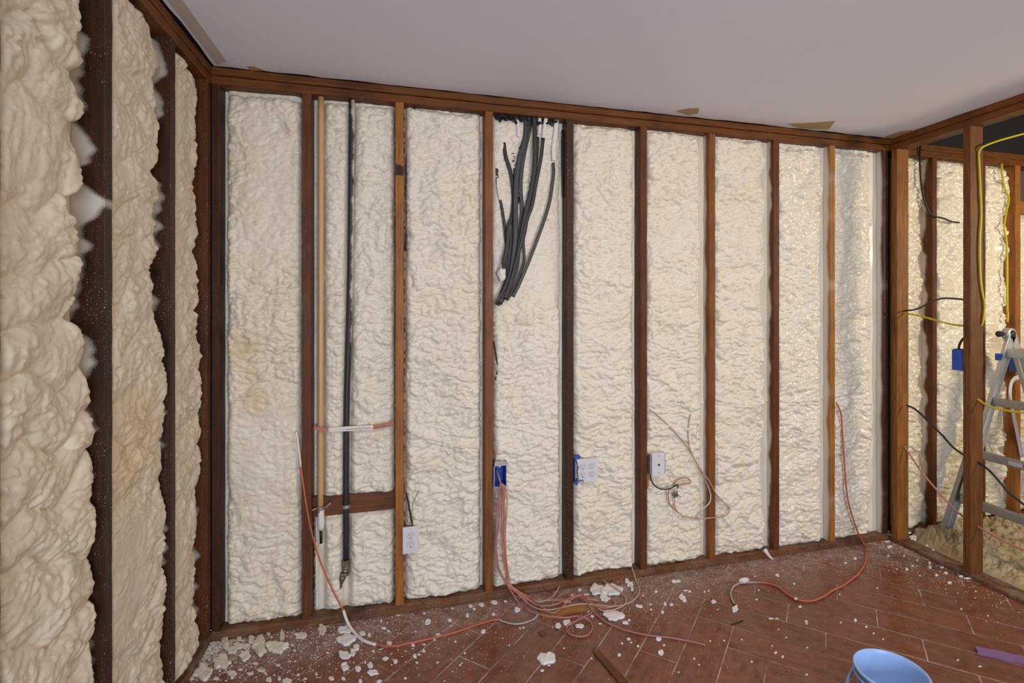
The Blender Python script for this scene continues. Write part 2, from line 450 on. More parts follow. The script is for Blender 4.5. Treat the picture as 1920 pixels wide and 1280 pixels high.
MB().prism([(.0015, -.030), (.012, -.024), (.028, -.028), (.0365, -.022), (.0365, .012), (.024, .022), (.010, .020), (.0015, .034)], 0, .0012, Matrix(((1,0,0,0),(0,0,-1,.0006),(0,1,0,kz-kb.location.z),(0,0,0,1)))).build('dark_knot', wood_material('knot', (.012, .005, .003), (.05, .017, .006), specks=.1), kb)
LST = [(-.045, -.008, ((.05, .014, .003), (.13, .04, .009)), (0, .068, .20, 8), 'dark brown corner stud, the left wall stud closest to the back wall'),
 (-.389, -.351, ((.028, .009, .003), (.075, .025, .008)), (0, .052, .26, 8), 'second left wall stud from the corner, with white puffs high on its side'),
 (-.795, -.757, ((.024, .008, .003), (.065, .022, .007)), (0, .048, .26, 7.5), 'third left wall stud from the corner, with the widest row of white overspray puffs'),
 (-1.201, -1.163, DK, None, 'dark stud cut off by the left edge of the photo')]
for i, (a, b, c, sp, lab) in enumerate(LST):
    lumber('wall_stud', -D+.001, 0, a, b, .0385, PB-.0005, wm(c, spray=sp, specks=.7), 50+i, lab, 'stud', 'left wall studs', origin=(0, a, 0))
m_plate = wm(((.085, .025, .004), (.20, .064, .010)), axis='x', specks=.2)
m_platy = wm(((.10, .030, .005), (.22, .070, .012)), axis='y', specks=.2)
m_sill = wm(((.10, .038, .014), (.22, .09, .035)), axis='x', specks=1.0, dusty=.12)
m_silly = wm(((.10, .040, .016), (.22, .095, .042)), axis='y', specks=1.0, dusty=.25)
lumber('top_plate', 0, 3.61, .0, D-.001, PB, H-.0400, m_plate, 1, 'lower board of the long top plate above the back wall studs', 'beam')
lumber('top_plate', 0, 3.61, -.004, D-.001, H-.038, H-.0045, m_plate, 2, 'upper board of the back wall top plate, touching the ceiling edge', 'beam')
lumber('top_plate', 3.72, 6.05, .0, D-.001, PB-.012, H-.05, m_plate, 3, 'lower board of the back plate beyond the partition', 'beam')
lumber('top_plate', 3.72, 6.05, .003, D-.001, H-.0480, H-.010, m_plate, 4, 'upper board of the back plate beyond the partition, under the dark roof space', 'beam')
lumber('top_plate', -D+.001, 0, -4.9, -.001, PB, H-.0400, m_platy, 5, 'lower board of the sloping-looking top plate on the left wall', 'beam')
lumber('top_plate', -D+.001, .003, -4.9, -.005, H-.038, H-.0045, m_platy, 6, 'upper board of the left wall top plate next to the ceiling seam', 'beam')
lumber('top_plate', LX+.001, LX+D, -4.9, .0, PB, H-.0400, m_platy, 7, 'lower board of the partition top plate with a pale underside', 'beam')
lumber('top_plate', LX-.004, LX+D, -4.9, .0, H-.038, H-.0005, m_platy, 8, 'upper board of the partition top plate at the right ceiling edge', 'beam')
lumber('sill_plate', 0, 3.604, .0, D-.001, .0, .038, m_sill, 9, 'dusty bottom plate along the foot of the back wall', 'beam')
lumber('sill_plate', 3.72, 6.05, .0, D-.001, .0, .038, m_sill, 10, 'bottom plate of the back wall beyond the partition, behind the rubble', 'beam')
lumber('sill_plate', -D+.001, 0, -4.9, -.001, .0, .038, m_silly, 11, 'bottom plate along the foot of the left wall', 'beam')
lumber('sill_plate', LX+.001, LX+D, -4.9, .0, .0, .020, m_silly, 12, 'dusty bottom plate under the partition posts on the right', 'beam')
m_post = wm(((.13, .045, .008), (.36, .145, .030)), specks=.25)
m_post2 = wm(((.085, .028, .006), (.21, .078, .018)), specks=.3)
m_post0 = wm(((.07, .022, .008), (.16, .05, .018)), specks=.6)
lumber('partition_post', LX+.001, LX+D, -.050, -.012, .0205, PB-.0005, m_post, 61, 'golden brown partition post standing against the end of the back wall', 'post')
lumber('partition_post', LX+.001, LX+D, -.454, -.416, .0205, PB-.0005, m_post2, 62, 'free-standing brown partition post with the yellow cable down its face', 'post')
lumber('ceiling_joist', 3.62, 6.05, -.62, -.58, 2.50, 2.64, wm(MD, axis='x'), 63, 'dark joist crossing the roof space at the upper right', 'joist')
# header piece beside the golden stud
lumber('header_block', 4.714, 5.05, .005, D-.001, 2.02, 2.10, wm(OR, axis='x'), 64, 'short golden header block at the right edge, above the ladder top', 'block')
lumber('blocking', .3885, .7425, .046, D-.001, .463, .553, wm(((.10, .03, .012), (.2, .07, .025)), axis='x', specks=.3, spray=None), 65, 'horizontal brown block between two studs behind the pipes', 'block')

# ------------------------------------------------------------------ spray foam
def foam_body(U, Vv, seed, fold, big=1.0, fine=1.0):
    wu = perlin(U*9, Vv*9, seed+1); wv = perlin(U*9, Vv*9, seed+2)
    wu2 = perlin(U*34, Vv*34, seed+3); wv2 = perlin(U*34, Vv*34, seed+4)
    u = U+.020*wu+.0045*wu2; v = Vv+.024*wv+.0045*wv2
    h = .012*big*perlin(U*3.6, Vv*2.8, seed+5)+.012*big*perlin(u*9, v*8, seed+6)
    if fold is not None:
        ph = Vv*7.2+1.1*perlin(U*2.6, Vv*2.2, seed+8)+.35*perlin(U*9, Vv*4, seed+9)
        s = np.abs(np.sin(math.pi*ph))**.55
        h = h+fold*(s-.6)*.021
    reg = smooth(-.4, .3, perlin(U*3.5, Vv*3.5, seed+30))
    rib = smooth(-.1, .35, perlin(U*2.7+3, Vv*3.1, seed+31))*(1.0 if fold is not None and fold > .6 else .5)
    d, rid = worley(u/.058, v/.033, seed+20)
    h = h+fine*np.sqrt(np.clip(1-d/.9, 0, 1))*.0150*(.35+.75*rid)*(.4+.6*reg)*(1-.7*rib)
    d, rid = worley(u/.019, v/.055, seed+25)
    h = h+fine*np.sqrt(np.clip(1-d/.9, 0, 1))*.0105*(.5+.5*rid)*rib
    d2, r2 = worley(u/.030+4, v/.0165, seed+40)
    h = h+fine*np.sqrt(np.clip(1-d2/.9, 0, 1))*.0095*(.3+r2)*(1-.5*rib)
    h = h+fine*np.abs(perlin(u*26, v*44, seed+50))*.0085
    d3, r3 = worley(u/.0125, v/.009+2, seed+60)
    h = h+fine*(1-d3)*.0013-.012*fine
    return h

def foam_panel(name, plane, a0, a1, z0, z1, seed, mat, label, group, base=.070, lo=(.004, .0, .3), hi=(.004, .0, .3),
               fold=None, flats=.3, extra=None, step=.0042, cap=.094, big=1.0, fine=1.32, top=.012, bottom=.012, fringe=.02):
    """plane 'y': wall at Y=D facing -Y, a = X.  plane 'x': wall at X=-D facing +X, a = Y.
    lo/hi = (mean gap, scallop amplitude) at the low/high end of a."""
    nu = int((a1-a0)/step)+1; nv = int((z1-z0)/step)+1
    A = np.linspace(a0, a1, nu); Z = np.linspace(z0, z1, nv); U, Vv = np.meshgrid(A, Z)
    h = base+foam_body(U, Vv, seed, fold, big, fine)
    fm = smooth(.25, .5, perlin(U*2.3+9, Vv*1.9, seed+70))*flats
    h = h*(1-fm)+(base+.006+.25*(h-base))*fm
    h = np.minimum(h, cap+.25*(h-cap))
    def mask(dist, g):
        gap, amp = g[0], g[1]; fr = g[2] if len(g) > 2 else .3
        zfun = g[3] if len(g) > 3 else None
        sc_ = np.abs(np.sin(math.pi*(Vv*4.3+.9*perlin(Vv*2.2, Vv*0+1, seed+81))))
        wv = gap+amp*(1-sc_)+amp*.35*perlin(Vv*16, U*0, seed+82)+.003*perlin(Vv*60, U*20, seed+83)
        if zfun is not None: wv = wv*zfun(Vv)+.002
        t = np.clip((dist-wv)/.030, 0, 1)
        return np.sqrt(np.clip(1-(1-t)**2, 0, 1))
    m1 = mask(U-a0, lo); m2 = mask(a1-U, hi)
    mt = np.sqrt(np.clip(1-(1-np.clip((z1-Vv-top*(.6+.8*np.abs(perlin(U*14, U*0, seed+90))))/.03, 0, 1))**2, 0, 1)) if top else 1
    mb = np.sqrt(np.clip(1-(1-np.clip((Vv-z0-bottom*np.abs(perlin(U*14, U*0, seed+91)))/.03, 0, 1))**2, 0, 1)) if bottom else 1
    m = m1*m2*(.35+.65*mt)*(.55+.45*mb)
    fr = fringe+.004*perlin(U*20, Vv*6, seed+95)
    h = fr+(h-fr)*m
    if extra is not None: h = extra(U, Vv, h)
    h = np.maximum(h, .006)
    n = nu*nv
    co = np.zeros((n, 3), dtype=np.float32); hh = h.ravel()
    if plane == 'y':
        co[:, 0] = U.ravel(); co[:, 1] = D-hh; co[:, 2] = Vv.ravel()
    else:
        co[:, 1] = U.ravel(); co[:, 0] = -D+hh; co[:, 2] = Vv.ravel()
    # skirt to the sheathing
    idx = np.arange(n).reshape(nv, nu)
    ring = np.concatenate([idx[0, :], idx[1:, -1], idx[-1, -2::-1], idx[-2:0:-1, 0]])
    sk = co[ring].copy()
    if plane == 'y': sk[:, 1] = D-.0012
    else: sk[:, 0] = -D+.0012
    allco = np.concatenate([co, sk])
    q = np.stack([idx[:-1, :-1], idx[:-1, 1:], idx[1:, 1:], idx[1:, :-1]], -1).reshape(-1, 4)
    R = len(ring); ar = np.arange(R); nx = (ar+1) % R
    qs = np.stack([ring[nx], ring[ar], n+ar, n+nx], -1)
    qs_ = qs
    quads = np.concatenate([q, qs_])
    me = bpy.data.meshes.new(name)
    me.vertices.add(len(allco)); me.vertices.foreach_set('co', allco.ravel())
    me.loops.add(quads.size); me.loops.foreach_set('vertex_index', quads.ravel().astype(np.int32))
    me.polygons.add(len(quads)); me.polygons.foreach_set('loop_start', np.arange(0, quads.size, 4, dtype=np.int32))
    me.update(calc_edges=True); me.validate()
    me.polygons.foreach_set('use_smooth', np.ones(len(me.polygons), dtype=bool))
    me.materials.append(mat); me.update()
    o = bpy.data.objects.new(name, me); COL.objects.link(o)
    return tag(o, label, 'insulation', group)

fmL = foam_material('foam_left', (.72, .63, .46), .5, .30, stains=[on_x(268, 800, 0)+(.16,), on_x(250, 890, 0)+(.10,)])
fm0 = foam_material('foam_cream', (.80, .70, .53), .42, .55, stains=[on_y(455, 655, .02)+(.10,), on_y(478, 750, .02)+(.09,), on_y(470, 700, .02)+(.06,)])
fm1 = foam_material('foam_pale', (.81, .73, .575), .40, .42)
fm2 = foam_material('foam_gloss', (.82, .75, .60), .25, .35, .7)
fm3 = foam_material('foam_far', (.84, .76, .57), .28, .4, .7)
Z0, Z1 = .039, PB-.0015
GB = 'spray foam panels of the back wall'; GL = 'spray foam panels of the left wall'
g_ = .0012
def bay(i): return STUDS[i][1]+g_, STUDS[i+1][0]-g_
def seg_dist(U, Vv, x0, z0, x1, z1):
    dx, dz = x1-x0, z1-z0; t = np.clip(((U-x0)*dx+(Vv-z0)*dz)/(dx*dx+dz*dz), 0, 1)
    return np.hypot(U-x0-t*dx, Vv-z0-t*dz)
def ridges(lst):
    """raised cords where a cable lies under the skin of the foam"""
    def f(U, Vv, h):
        for pts, r, lift in lst:
            P = [on_y(px, py, .02) for px, py in pts]
            d = np.full(U.shape, 9.0)
            for a, b in zip(P[:-1], P[1:]): d = np.minimum(d, seg_dist(U, Vv, a[0], a[2], b[0], b[2]))
            k = np.sqrt(np.clip(1-(d/r)**2, 0, 1))
            h = h+np.where(d < r, (.55*lift+r*.8)*k, 0)
        return h
    return f
a, b = bay(0)
foam_panel('spray_foam', 'y', a, b, Z0, Z1, 100, fm0, 'cream foam panel beside the left corner with a yellowed patch at mid height', GB, base=.066, lo=(.012, .004), hi=(.002, .0), flats=.8,
           top=.03, bottom=.03)
# pipe bay, upper and lower
px1, px2 = .4235, .5455
def pipe_grooves(U, Vv, h):
    g1 = np.exp(-((U-px1)/.020)**2); xx = .5538+(.528-.5538)*(2.34-Vv)/2.17
    g2 = np.exp(-((U-xx)/.021)**2)
    h = h-(h-.028)*np.clip(g1*1.1, 0, 1)-0
    return h-(h-.030)*np.clip(g2*1.1, 0, 1)
a, b = bay(1)
foam_panel('spray_foam', 'y', a, b, .5535, Z1, 120, fm1, 'tall foam panel behind the tan and black pipes, above the horizontal block', GB, base=.058, lo=(.012, .002), hi=(.003, .0), extra=pipe_grooves, bottom=.02, top=.02)
foam_panel('spray_foam', 'y', a, b, Z0, .4625, 121, fm1, 'short foam panel under the horizontal block, around the gas valve', GB, base=.066, lo=(.004, .0), hi=(.004, .0), extra=pipe_grooves, top=.006, bottom=.02)
a, b = bay(2)
foam_panel('spray_foam', 'y', a, b, Z0, Z1, 140, fm1, 'foam panel right of the bright orange stud, crossed by white-coated cables', GB, base=.066, lo=(.004, .002), hi=(.012, .004), top=.012,
   extra=ridges([([(762,800),(800,818),(850,834),(900,838)], .007, .006), ([(766,806),(810,828),(860,842),(898,846)], .006, .004), ([(850,740),(885,765),(878,790),(862,822)], .007, .004), ([(846,845),(815,872),(785,905)], .007, .002)]))
a, b = bay(3)
def b3(U, Vv, h):
    k = smooth(1.30, 1.48, Vv); h2 = .030+(h-.03)*.45
    h = h*(1-k)+h2*k
    h = np.where((U < 1.262) & (Vv > .535) & (Vv < .66), .012, h)
    return ridges([([(927,796),(960,802),(1000,812),(1035,818)], .006, .004), ([(975,700),(955,760),(935,790)], .006, .002), ([(1030,815),(1000,835),(970,850)], .005, .002)])(U, Vv, h)
foam_panel('spray_foam', 'y', a, b, Z0, Z1, 160, fm1, 'foam panel behind the bundle of black cables', GB, base=.066, lo=(.003, .001), hi=(.016, .004), extra=b3, flats=.5, top=.01)
a, b = bay(4)
foam_panel('spray_foam', 'y', a, b, Z0, Z1, 180, fm1, 'foam panel with the four-socket outlet', GB, base=.066, lo=(.003, .001), hi=(.020, .006), flats=.5, top=.012,
   extra=ridges([([(1078,775),(1130,781),(1200,770)], .005, .002), ([(1078,585),(1140,588),(1165,587)], .003, .001)]))
a, b = bay(5)
foam_panel('spray_foam', 'y', a, b, Z0, Z1, 200, fm1, 'foam panel behind the coaxial cable loops', GB, base=.066, lo=(.003, .001), hi=(.030, .008), top=.012, fringe=.036, fold=.35,
   extra=ridges([([(1218,770),(1260,774),(1300,766),(1325,757)], .006, .002), ([(1220,600),(1325,602)], .003, .001)]))
a, b = bay(6)
foam_panel('spray_foam', 'y', a, b, Z0, Z1, 220, fm1, 'foam panel with horizontal folds and a scalloped right edge, right of the coaxial loops', GB, base=.066, lo=(.003, .001), hi=(.030, .035), top=.012, fringe=.036, fold=.7,
   extra=ridges([([(1345,750),(1380,756),(1420,758),(1445,752)], .008, .004), ([(1345,757),(1390,762),(1430,762)], .005, .003), ([(1345,600),(1445,602)], .003, .001)]))
a, b = bay(7)
foam_panel('spray_foam', 'y', a, b, Z0, Z1, 240, fm2, 'glossy foam panel left of the light orange stud', GB, base=.064, lo=(.003, .001), hi=(.034, .012), top=.03, fringe=.042, fold=.3, big=1.2,
   extra=ridges([([(1465,752),(1500,752),(1549,748)], .008, .004), ([(1465,757),(1510,758),(1545,756)], .005, .003), ([(1480,600),(1548,600)], .004, .002)]))
a, b = bay(8)
foam_panel('spray_foam', 'y', a, b, Z0, Z1, 260, fm2, 'glossy foam panel at the right end of the back wall, behind the red cable', GB, base=.064, lo=(.003, .001), hi=(.058, .014), top=.03, fringe=.042, fold=.35, big=1.3,
   extra=ridges([([(1572,755),(1600,775),(1650,822)], .007, .003), ([(1574,585),(1600,580),(1640,574)], .007, .001)]))
foam_panel('spray_foam', 'y', 3.72, 3.952, Z0, PB-.014, 280, fm3, 'narrow lumpy foam panel seen between the partition post and the next stud', GB, base=.062, lo=(.0, .0), hi=(.045, .03), fold=.4, big=1.3, step=.005)
foam_panel('spray_foam', 'y', 3.9912, 4.361, Z0, PB-.014, 300, fm3, 'foam panel seen through the partition behind the blue box', GB, base=.066, lo=(.003, .0), hi=(.02, .02), fold=.7, big=1.5, step=.005)
foam_panel('spray_foam', 'y', 4.4012, 4.664, Z0, PB-.014, 320, fm3, 'foam panel behind the ladder', GB, base=.066, lo=(.003, .0), hi=(.03, .05), fold=.7, big=1.4, step=.005)
foam_panel('spray_foam', 'y', 4.7135, 5.2, Z0, 2.018, 330, fm3, 'foam panel right of the golden stud at the right edge of the photo', GB, base=.06, fold=.5, step=.008)
zf = lambda V: .10+.90*smooth(1.15, 1.38, V)
zf2 = lambda V: .25+.75*np.maximum(smooth(1.18, 1.35, V), smooth(.75, .5, V))
foam_panel('spray_foam', 'x', -.350+g_, -.045-g_, Z0, Z1, 400, fmL, 'narrow left wall foam panel next to the corner', GL, base=.072, hi=(.040, .035, .3, zf2), lo=(.003, .0), fold=.61, cap=.098, big=.8, fine=.75, fringe=.014, step=.0045)
foam_panel('spray_foam', 'x', -.757+g_, -.389-g_, Z0, Z1, 420, fmL, 'middle left wall foam panel with fine cracks', GL, base=.074, hi=(.045, .045, .3, zf), lo=(.003, .0), fold=.62, cap=.100, big=.7, fine=.7, flats=.9, fringe=.014)
foam_panel('spray_foam', 'x', -1.163+g_, -.795-g_, Z0, Z1, 440, fmL, 'widest left wall foam panel with thick horizontal folds', GL, base=.070, hi=(.050, .055, .3, zf), lo=(.003, .0), fold=1.15, cap=.108, big=.6, fine=.72, fringe=.012)
foam_panel('spray_foam', 'x', -1.7, -1.202, Z0, Z1, 460, fmL, 'foam panel beyond the left edge of the photo', GL, base=.065, fold=1.0, step=.012)

# ------------------------------------------------------------------ object materials
m_pipe_tan = plain('tan_plastic', (.62, .36, .15), .4, vary=.06)
m_iron = plain('black_iron', (.022, .018, .017), .45, .3, vary=.4)
m_brass = plain('weathered_brass', (.22, .18, .12), .4, .7, vary=.4, scale=80)
m_steel = plain('galvanised_steel', (.34, .35, .36), .4, .6, vary=.3, scale=60)
m_white = plain('white_plastic', (.72, .70, .74), .35, vary=.02)
m_slot = plain('socket_black', (.02, .02, .02), .5)
m_line = plain('moulding_groove', (.16, .15, .17), .5)
m_blue = plain('blue_plastic', (.008, .07, .42), .35, vary=.2)
m_blued = plain('blue_plastic_dusty', (.02, .10, .42), .5, vary=.5, scale=90)
m_pink = plain('pink_cable', (.52, .215, .165), .42, vary=.2, scale=25)
m_rosy = plain('rose_cable', (.46, .17, .16), .42, vary=.2, scale=25)
m_red = plain('red_cable', (.56, .13, .07), .42, vary=.2, scale=25)
m_beige = plain('beige_cable', (.50, .34, .27), .4, vary=.12, scale=25)
m_black = plain('black_cable', (.018, .018, .02), .5, vary=.4, scale=40)
m_blackd = plain('black_cable_dusty', (.045, .045, .048), .5, vary=.5, scale=60)
m_yellow = plain('yellow_cable', (.60, .50, .015), .4, vary=.1)
m_coat = foam_material('foam_coating', (.80, .74, .66), .5, .1)
m_alu = plain('brushed_aluminium', (.42, .41, .40), .38, .75, vary=.18, scale=50)
m_alul = plain('pale_aluminium', (.55, .54, .51), .45, .5, vary=.15, scale=90)
m_rubber = plain('black_rubber', (.02, .02, .022), .7)

def cable(name, label, pts, r, mat, group=None, coats=(), flat=None, seg=8, cat='cable'):
    P = [Vector(p) for p in pts]; o0 = P[0]
    o = MB().tube(P, r, seg, flat).build(name, mat, None, True, loc=tuple(o0))
    tag(o, label, cat, group)
    for c in coats:   # (first point, last point, radius, material, part name)
        MB().tube(P[c[0]:c[1]+1], c[2], seg, flat).build(c[4], c[3], o, True, loc=tuple(o0)).location = (0, 0, 0)
    return o
def py(pts, Y): return [on_y(x, y, Y) for x, y in pts]
def mixed(pts):
    out = []
    for p in pts:
        if p[2] == 'f':
            z = p[3] if len(p) > 3 else .006
            if 1008 < p[0] < 1118 and 1122 < p[1] < 1164: z = max(z, .019)   # the wires lie across the wood offcut
            q = on_floor(p[0], p[1], z if z < .03 else .006); out.append((q[0], q[1], z))
        elif p[2] == 'x': out.append(on_x(p[0], p[1], p[3]))
        else: out.append(on_y(p[0], p[1], p[2]))
    return out
def zz(ox, oy, s, pts, *rest): return [(ox+x/s, oy+y/s)+tuple(rest) for x, y in pts]

# ------------------------------------------------------------------ pipes
tan = MB().tube([(px1, .028, PB-.001), (px1-.001, .027, 1.4), (px1-.002, .027, .49)], .0125, 16, sub=8).build('tan_pipe', m_pipe_tan, None, True, loc=(px1, .028, 1.4))
tag(tan, 'tan plastic pipe running down the wall beside the reddish brown stud', 'pipe')
MB().lathe([(.0105, -.99), (.0145, -.975), (.016, -.95), (.0135, -.92), (.014, -.90)], 14).build('foam_coated_end', m_coat, tan, True)
MB().lathe([(.006, -1.05), (.0065, -.99)], 10).build('tube_end', m_iron, tan, True)
m_ip = wood_material('black_pipe_paint', (.02, .014, .012), (.045, .035, .032), spray=None, specks=.4)
def pipe_mat():
    m, nt, p = new_mat('black_pipe_oversprayed'); tc = N(nt, 'ShaderNodeTexCoord').outputs['Object']
    sep = N(nt, 'ShaderNodeSeparateXYZ'); L(nt, tc, sep.inputs[0])
    n = noise(nt, tc, 6, 3, .6, (.2, .2, 1)); f = noise(nt, tc, 300, 2, .7); sd = mth(nt, 'MULTIPLY', sep.outputs[0], 16)
    e = mth(nt, 'ADD', mth(nt, 'ADD', mth(nt, 'ADD', n, sd), mth(nt, 'MULTIPLY', f, .35)), mth(nt, 'MULTIPLY', sep.outputs[2], -.10))
    c = mixc(nt, ramp(nt, e, .86, 1.02), (.024, .019, .017), SPRAY)
    L(nt, c, p.inputs['Base Color']); p.inputs['Roughness'].default_value = .5; return m
bp = MB().tube([(.5535, .031, PB-.001), (.545, .031, 1.5), (.530, .031, .9), (.5285, .031, .255)], .0135, 16, sub=8).build('black_pipe', pipe_mat(), None, True, loc=(.535, .031, .9))
tag(bp, 'black iron pipe misted with white foam, ending in a small valve', 'pipe')
MB().lathe([(.0165, -.405), (.018, -.402), (.018, -.392), (.0165, -.389)], 16, Matrix.Translation((-.006, 0, 0))).build('coupling_ring', m_steel, bp, True)
val = empty('gas_valve', (.528, .031, .256), 'small weathered brass valve at the lower end of the black pipe', 'valve')
MB().lathe([(.0145, .006), (.019, .004), (.019, -.018), (.0165, -.022)], 6, None).build('hex_collar', m_brass, val)
MB().lathe([(.013, -.018), (.017, -.024), (.0175, -.038), (.013, -.046), (.012, -.052)], 16).build('valve_body', m_brass, val, True)
MB().lathe([(.020, -.050), (.021, -.052), (.021, -.062), (.017, -.066)], 6, Matrix.Rotation(.12, 4, 'Y')).build('flare_nut', m_brass, val)
MB().lathe([(.015, -.062), (.0145, -.080), (.008, -.098), (.006, -.104), (.0075, -.112), (.005, -.122)], 14, Matrix.Rotation(.2, 4, 'Y')).build('nozzle', m_brass, val, True)
MB().box(-.006, .006, -.034, -.016, -.035, -.027).build('stop_lever', m_steel, val, bevel=.002)
st = empty('pipe_strap', (.4215, .012, .512), 'grey metal hook strap holding the foot of the tan pipe', 'strap')
a_ = [(.4215+.0155*math.cos(t), .027+.0155*math.sin(t), .508) for t in np.linspace(math.pi*.1, -math.pi*1.1, 10)]
MB().tube([(p[0]-.4215, p[1]-.012, p[2]-.508) for p in a_], .0035, 8, sub=2).build('hook', m_steel, st, True)
MB().tube([(.0135, .006, .0), (.024, -.004, .004), (.036, -.006, .016), (.046, -.004, .020)], .0045, 8).build('tail', m_steel, st, True)
MB().tube([(-.0135, .006, .0), (-.028, .0, -.003), (-.034, .0, -.006)], .0035, 8).build('spike', m_steel, st, True)
# pale pink strands crossing the pipe bay
for k, (ya, yb, yc, yd) in enumerate(((799, 803, 800, 790), (802, 806, 802, 794), (804, 808, 806, 797))):
    P = py([(588, ya), (615, yb), (655, yc+1), (700, yc-2), (739, yd)], .003)
    P = [(p[0], (.004, .002, .009, .004, .004)[i]-.0*k, p[2]) for i, p in enumerate(P)]
    cable('foam_coated_cable', ('topmost', 'middle', 'lowest')[k]+' of three pale cables crossing in front of the tan and black pipes', P, .0032, m_pink,
          'pale cables across the pipe bay', [(1, 3, .0042, m_coat, 'foam_coating')])

# ------------------------------------------------------------------ socket outlets
def slots(mb, cx, cz, y, s=1.0):
    mb.box(cx-.0075*s, cx-.0052*s, y-.0006, y, cz-.001*s, cz+.0085*s).box(cx+.0052*s, cx+.0072*s, y-.0006, y, cz, cz+.0078*s)
    mb.prism([(cx+.0028*s*math.cos(a), cz-.0085*s+.0028*s*math.sin(a)) for a in np.linspace(0, 2*math.pi, 11)[:-1]], 0, .0006, Matrix(((1,0,0,0),(0,0,-1,y),(0,1,0,0),(0,0,0,1))))
def face(parent, cx, cz, y):
    pts = []
    for a in np.linspace(0, 2*math.pi, 33)[:-1]:
        pts.append((cx+.0172*math.cos(a), cz+max(-.0135, min(.0135, .0172*math.sin(a)))))
    M = Matrix(((1,0,0,0),(0,0,-1,y),(0,1,0,0),(0,0,0,1)))
    f = MB().prism(pts, -.0002, .0008, M).build('receptacle', m_line, parent)
    MB().prism([(cx+(p[0]-cx)*.95, cz+(p[1]-cz)*.94) for p in pts], .0, .0016, M).build('receptacle_face', m_white, f)
    mb = MB(); slots(mb, cx, cz, y-.0016); mb.build('slot', m_slot, f)
x0, z0, _z = .7755, .270, 0
o = empty('wall_outlet', (.811, 0, .336), 'white two-socket outlet plate standing off the bright orange stud, lowest of the outlets', 'outlet')
Pl = lambda name, w, h, par, y=-.012, t=.005, mat=None: MB().box(-w/2, w/2, y, y+t, -h/2, h/2).build(name, mat or m_white, par, bevel=.002)
Pl('cover_plate', .071, .122, o)
for dz in (.0205, -.0205): face(o, 0, dz, -.012)
MB().box(-.028, .028, -.006, .040, -.048, .048).build('outlet_box', m_steel, o)
# screw part
MB().lathe([(.0022, 0), (.0022, .0012)], 10, Matrix.Translation((0, -.0118, 0)) @ Matrix.Rotation(math.pi/2, 4, 'X')).build('screw', m_steel, o)
o = empty('wall_outlet', (1.672, 0, .583), 'white four-socket outlet plate with a chipped lower left corner, in a blue box', 'outlet')
M = Matrix(((1,0,0,0),(0,0,-1,-.008),(0,1,0,0),(0,0,0,1)))
MB().prism([(-.057, .060), (.057, .0605), (.057, -.059), (-.018, -.059), (-.019, -.044), (-.045, -.043), (-.050, 0.0), (-.046, .018)], 0, .0045, M).build('cover_plate', m_white, o, bevel=.0015)
for dx in (-.024, .024):
    for dz in (.0205, -.0205): face(o, dx, dz, -.0125)
bx = MB().box(-.066, -.063, -.010, .045, -.054, .054).box(-.066, .05, .040, .045, -.054, .054).box(-.066, -.035, -.006, .04, .052, .056).box(-.066, -.040, -.006, .04, -.056, -.052)
bx.build('box_shell', m_blued, o)
MB().prism([(-.066, .056), (-.040, .062), (-.030, .064), (-.042, .082), (-.062, .074)], -.004, .002, M).build('mounting_ear', m_blued, o)
MB().prism([(-.066, -.05), (-.05, -.05), (-.047, -.064), (-.06, -.072), (-.066, -.062)], -.004, .002, M).build('mounting_ear', m_blued, o)
MB().box(-.050, -.022, -.002, .01, -.056, -.042).build('device_strap', m_steel, o)
o = empty('cable_plate', (2.058, -.030, .587), 'white single-cable cover plate on a grey metal box, beside a brown stud', 'outlet')
Pl('cover_plate', .074, .122, o, 0, .005)
MB().box(-.046, -.036, .004, .034, -.050, .052).box(-.036, .038, .005, .008, -.054, .056).build('metal_box', m_steel, o, bevel=.0015)
MB().box(.037, .040, .001, .03, -.05, .058).build('box_edge', m_steel, o)
MB().lathe([(.006, 0), (.006, .004), (.0035, .005), (.0035, .009)], 12, Matrix.Translation((.002, 0, 0)) @ Matrix.Rotation(math.pi/2, 4, 'X')).build('coax_jack', m_brass, o, True)
for dz in (.044, -.044): MB().lathe([(.0028, 0), (.0026, .0012)], 10, Matrix.Translation((.002, 0, dz)) @ Matrix.Rotation(math.pi/2, 4, 'X')).build('screw', m_slot, o)
lumber('wood_shim', 2.00, 2.012, -.010, -.002, .46, .53, wm(OR, specks=.1), 70, 'small pale wood shim under the grey metal cable box', 'shim')
# open blue box
bb = empty('junction_box', (1.227, 0, .597), 'open blue junction box with pink wires hanging out of it', 'junction box')
MB().box(-.030, -.028, -.012, .062, -.055, .055).box(.028, .030, -.012, .062, -.055, .055).box(-.030, .030, .058, .062, -.055, .055).box(-.030, .030, -.012, .062, .050, .055).box(-.030, .030, -.012, .062, -.055, -.051).build('box_shell', m_blue, bb)
MB().box(-.031, .031, -.014, -.011, .046, .060).box(-.031, -.027, -.014, -.011, -.058, .058).box(-.031, .0, -.014, -.011, -.060, -.054).box(-.024, .026, -.010, .02, .0555, .066).build('metal_rim', plain('dusty_steel', (.45, .44, .43), .6, .2, vary=.6, scale=160), bb)
MB().lathe([(.004, 0), (.004, .003)], 10, Matrix.Translation((-.002, -.013, .043)) @ Matrix.Rotation(math.pi/2, 4, 'X')).build('screw_ear', m_white, bb)
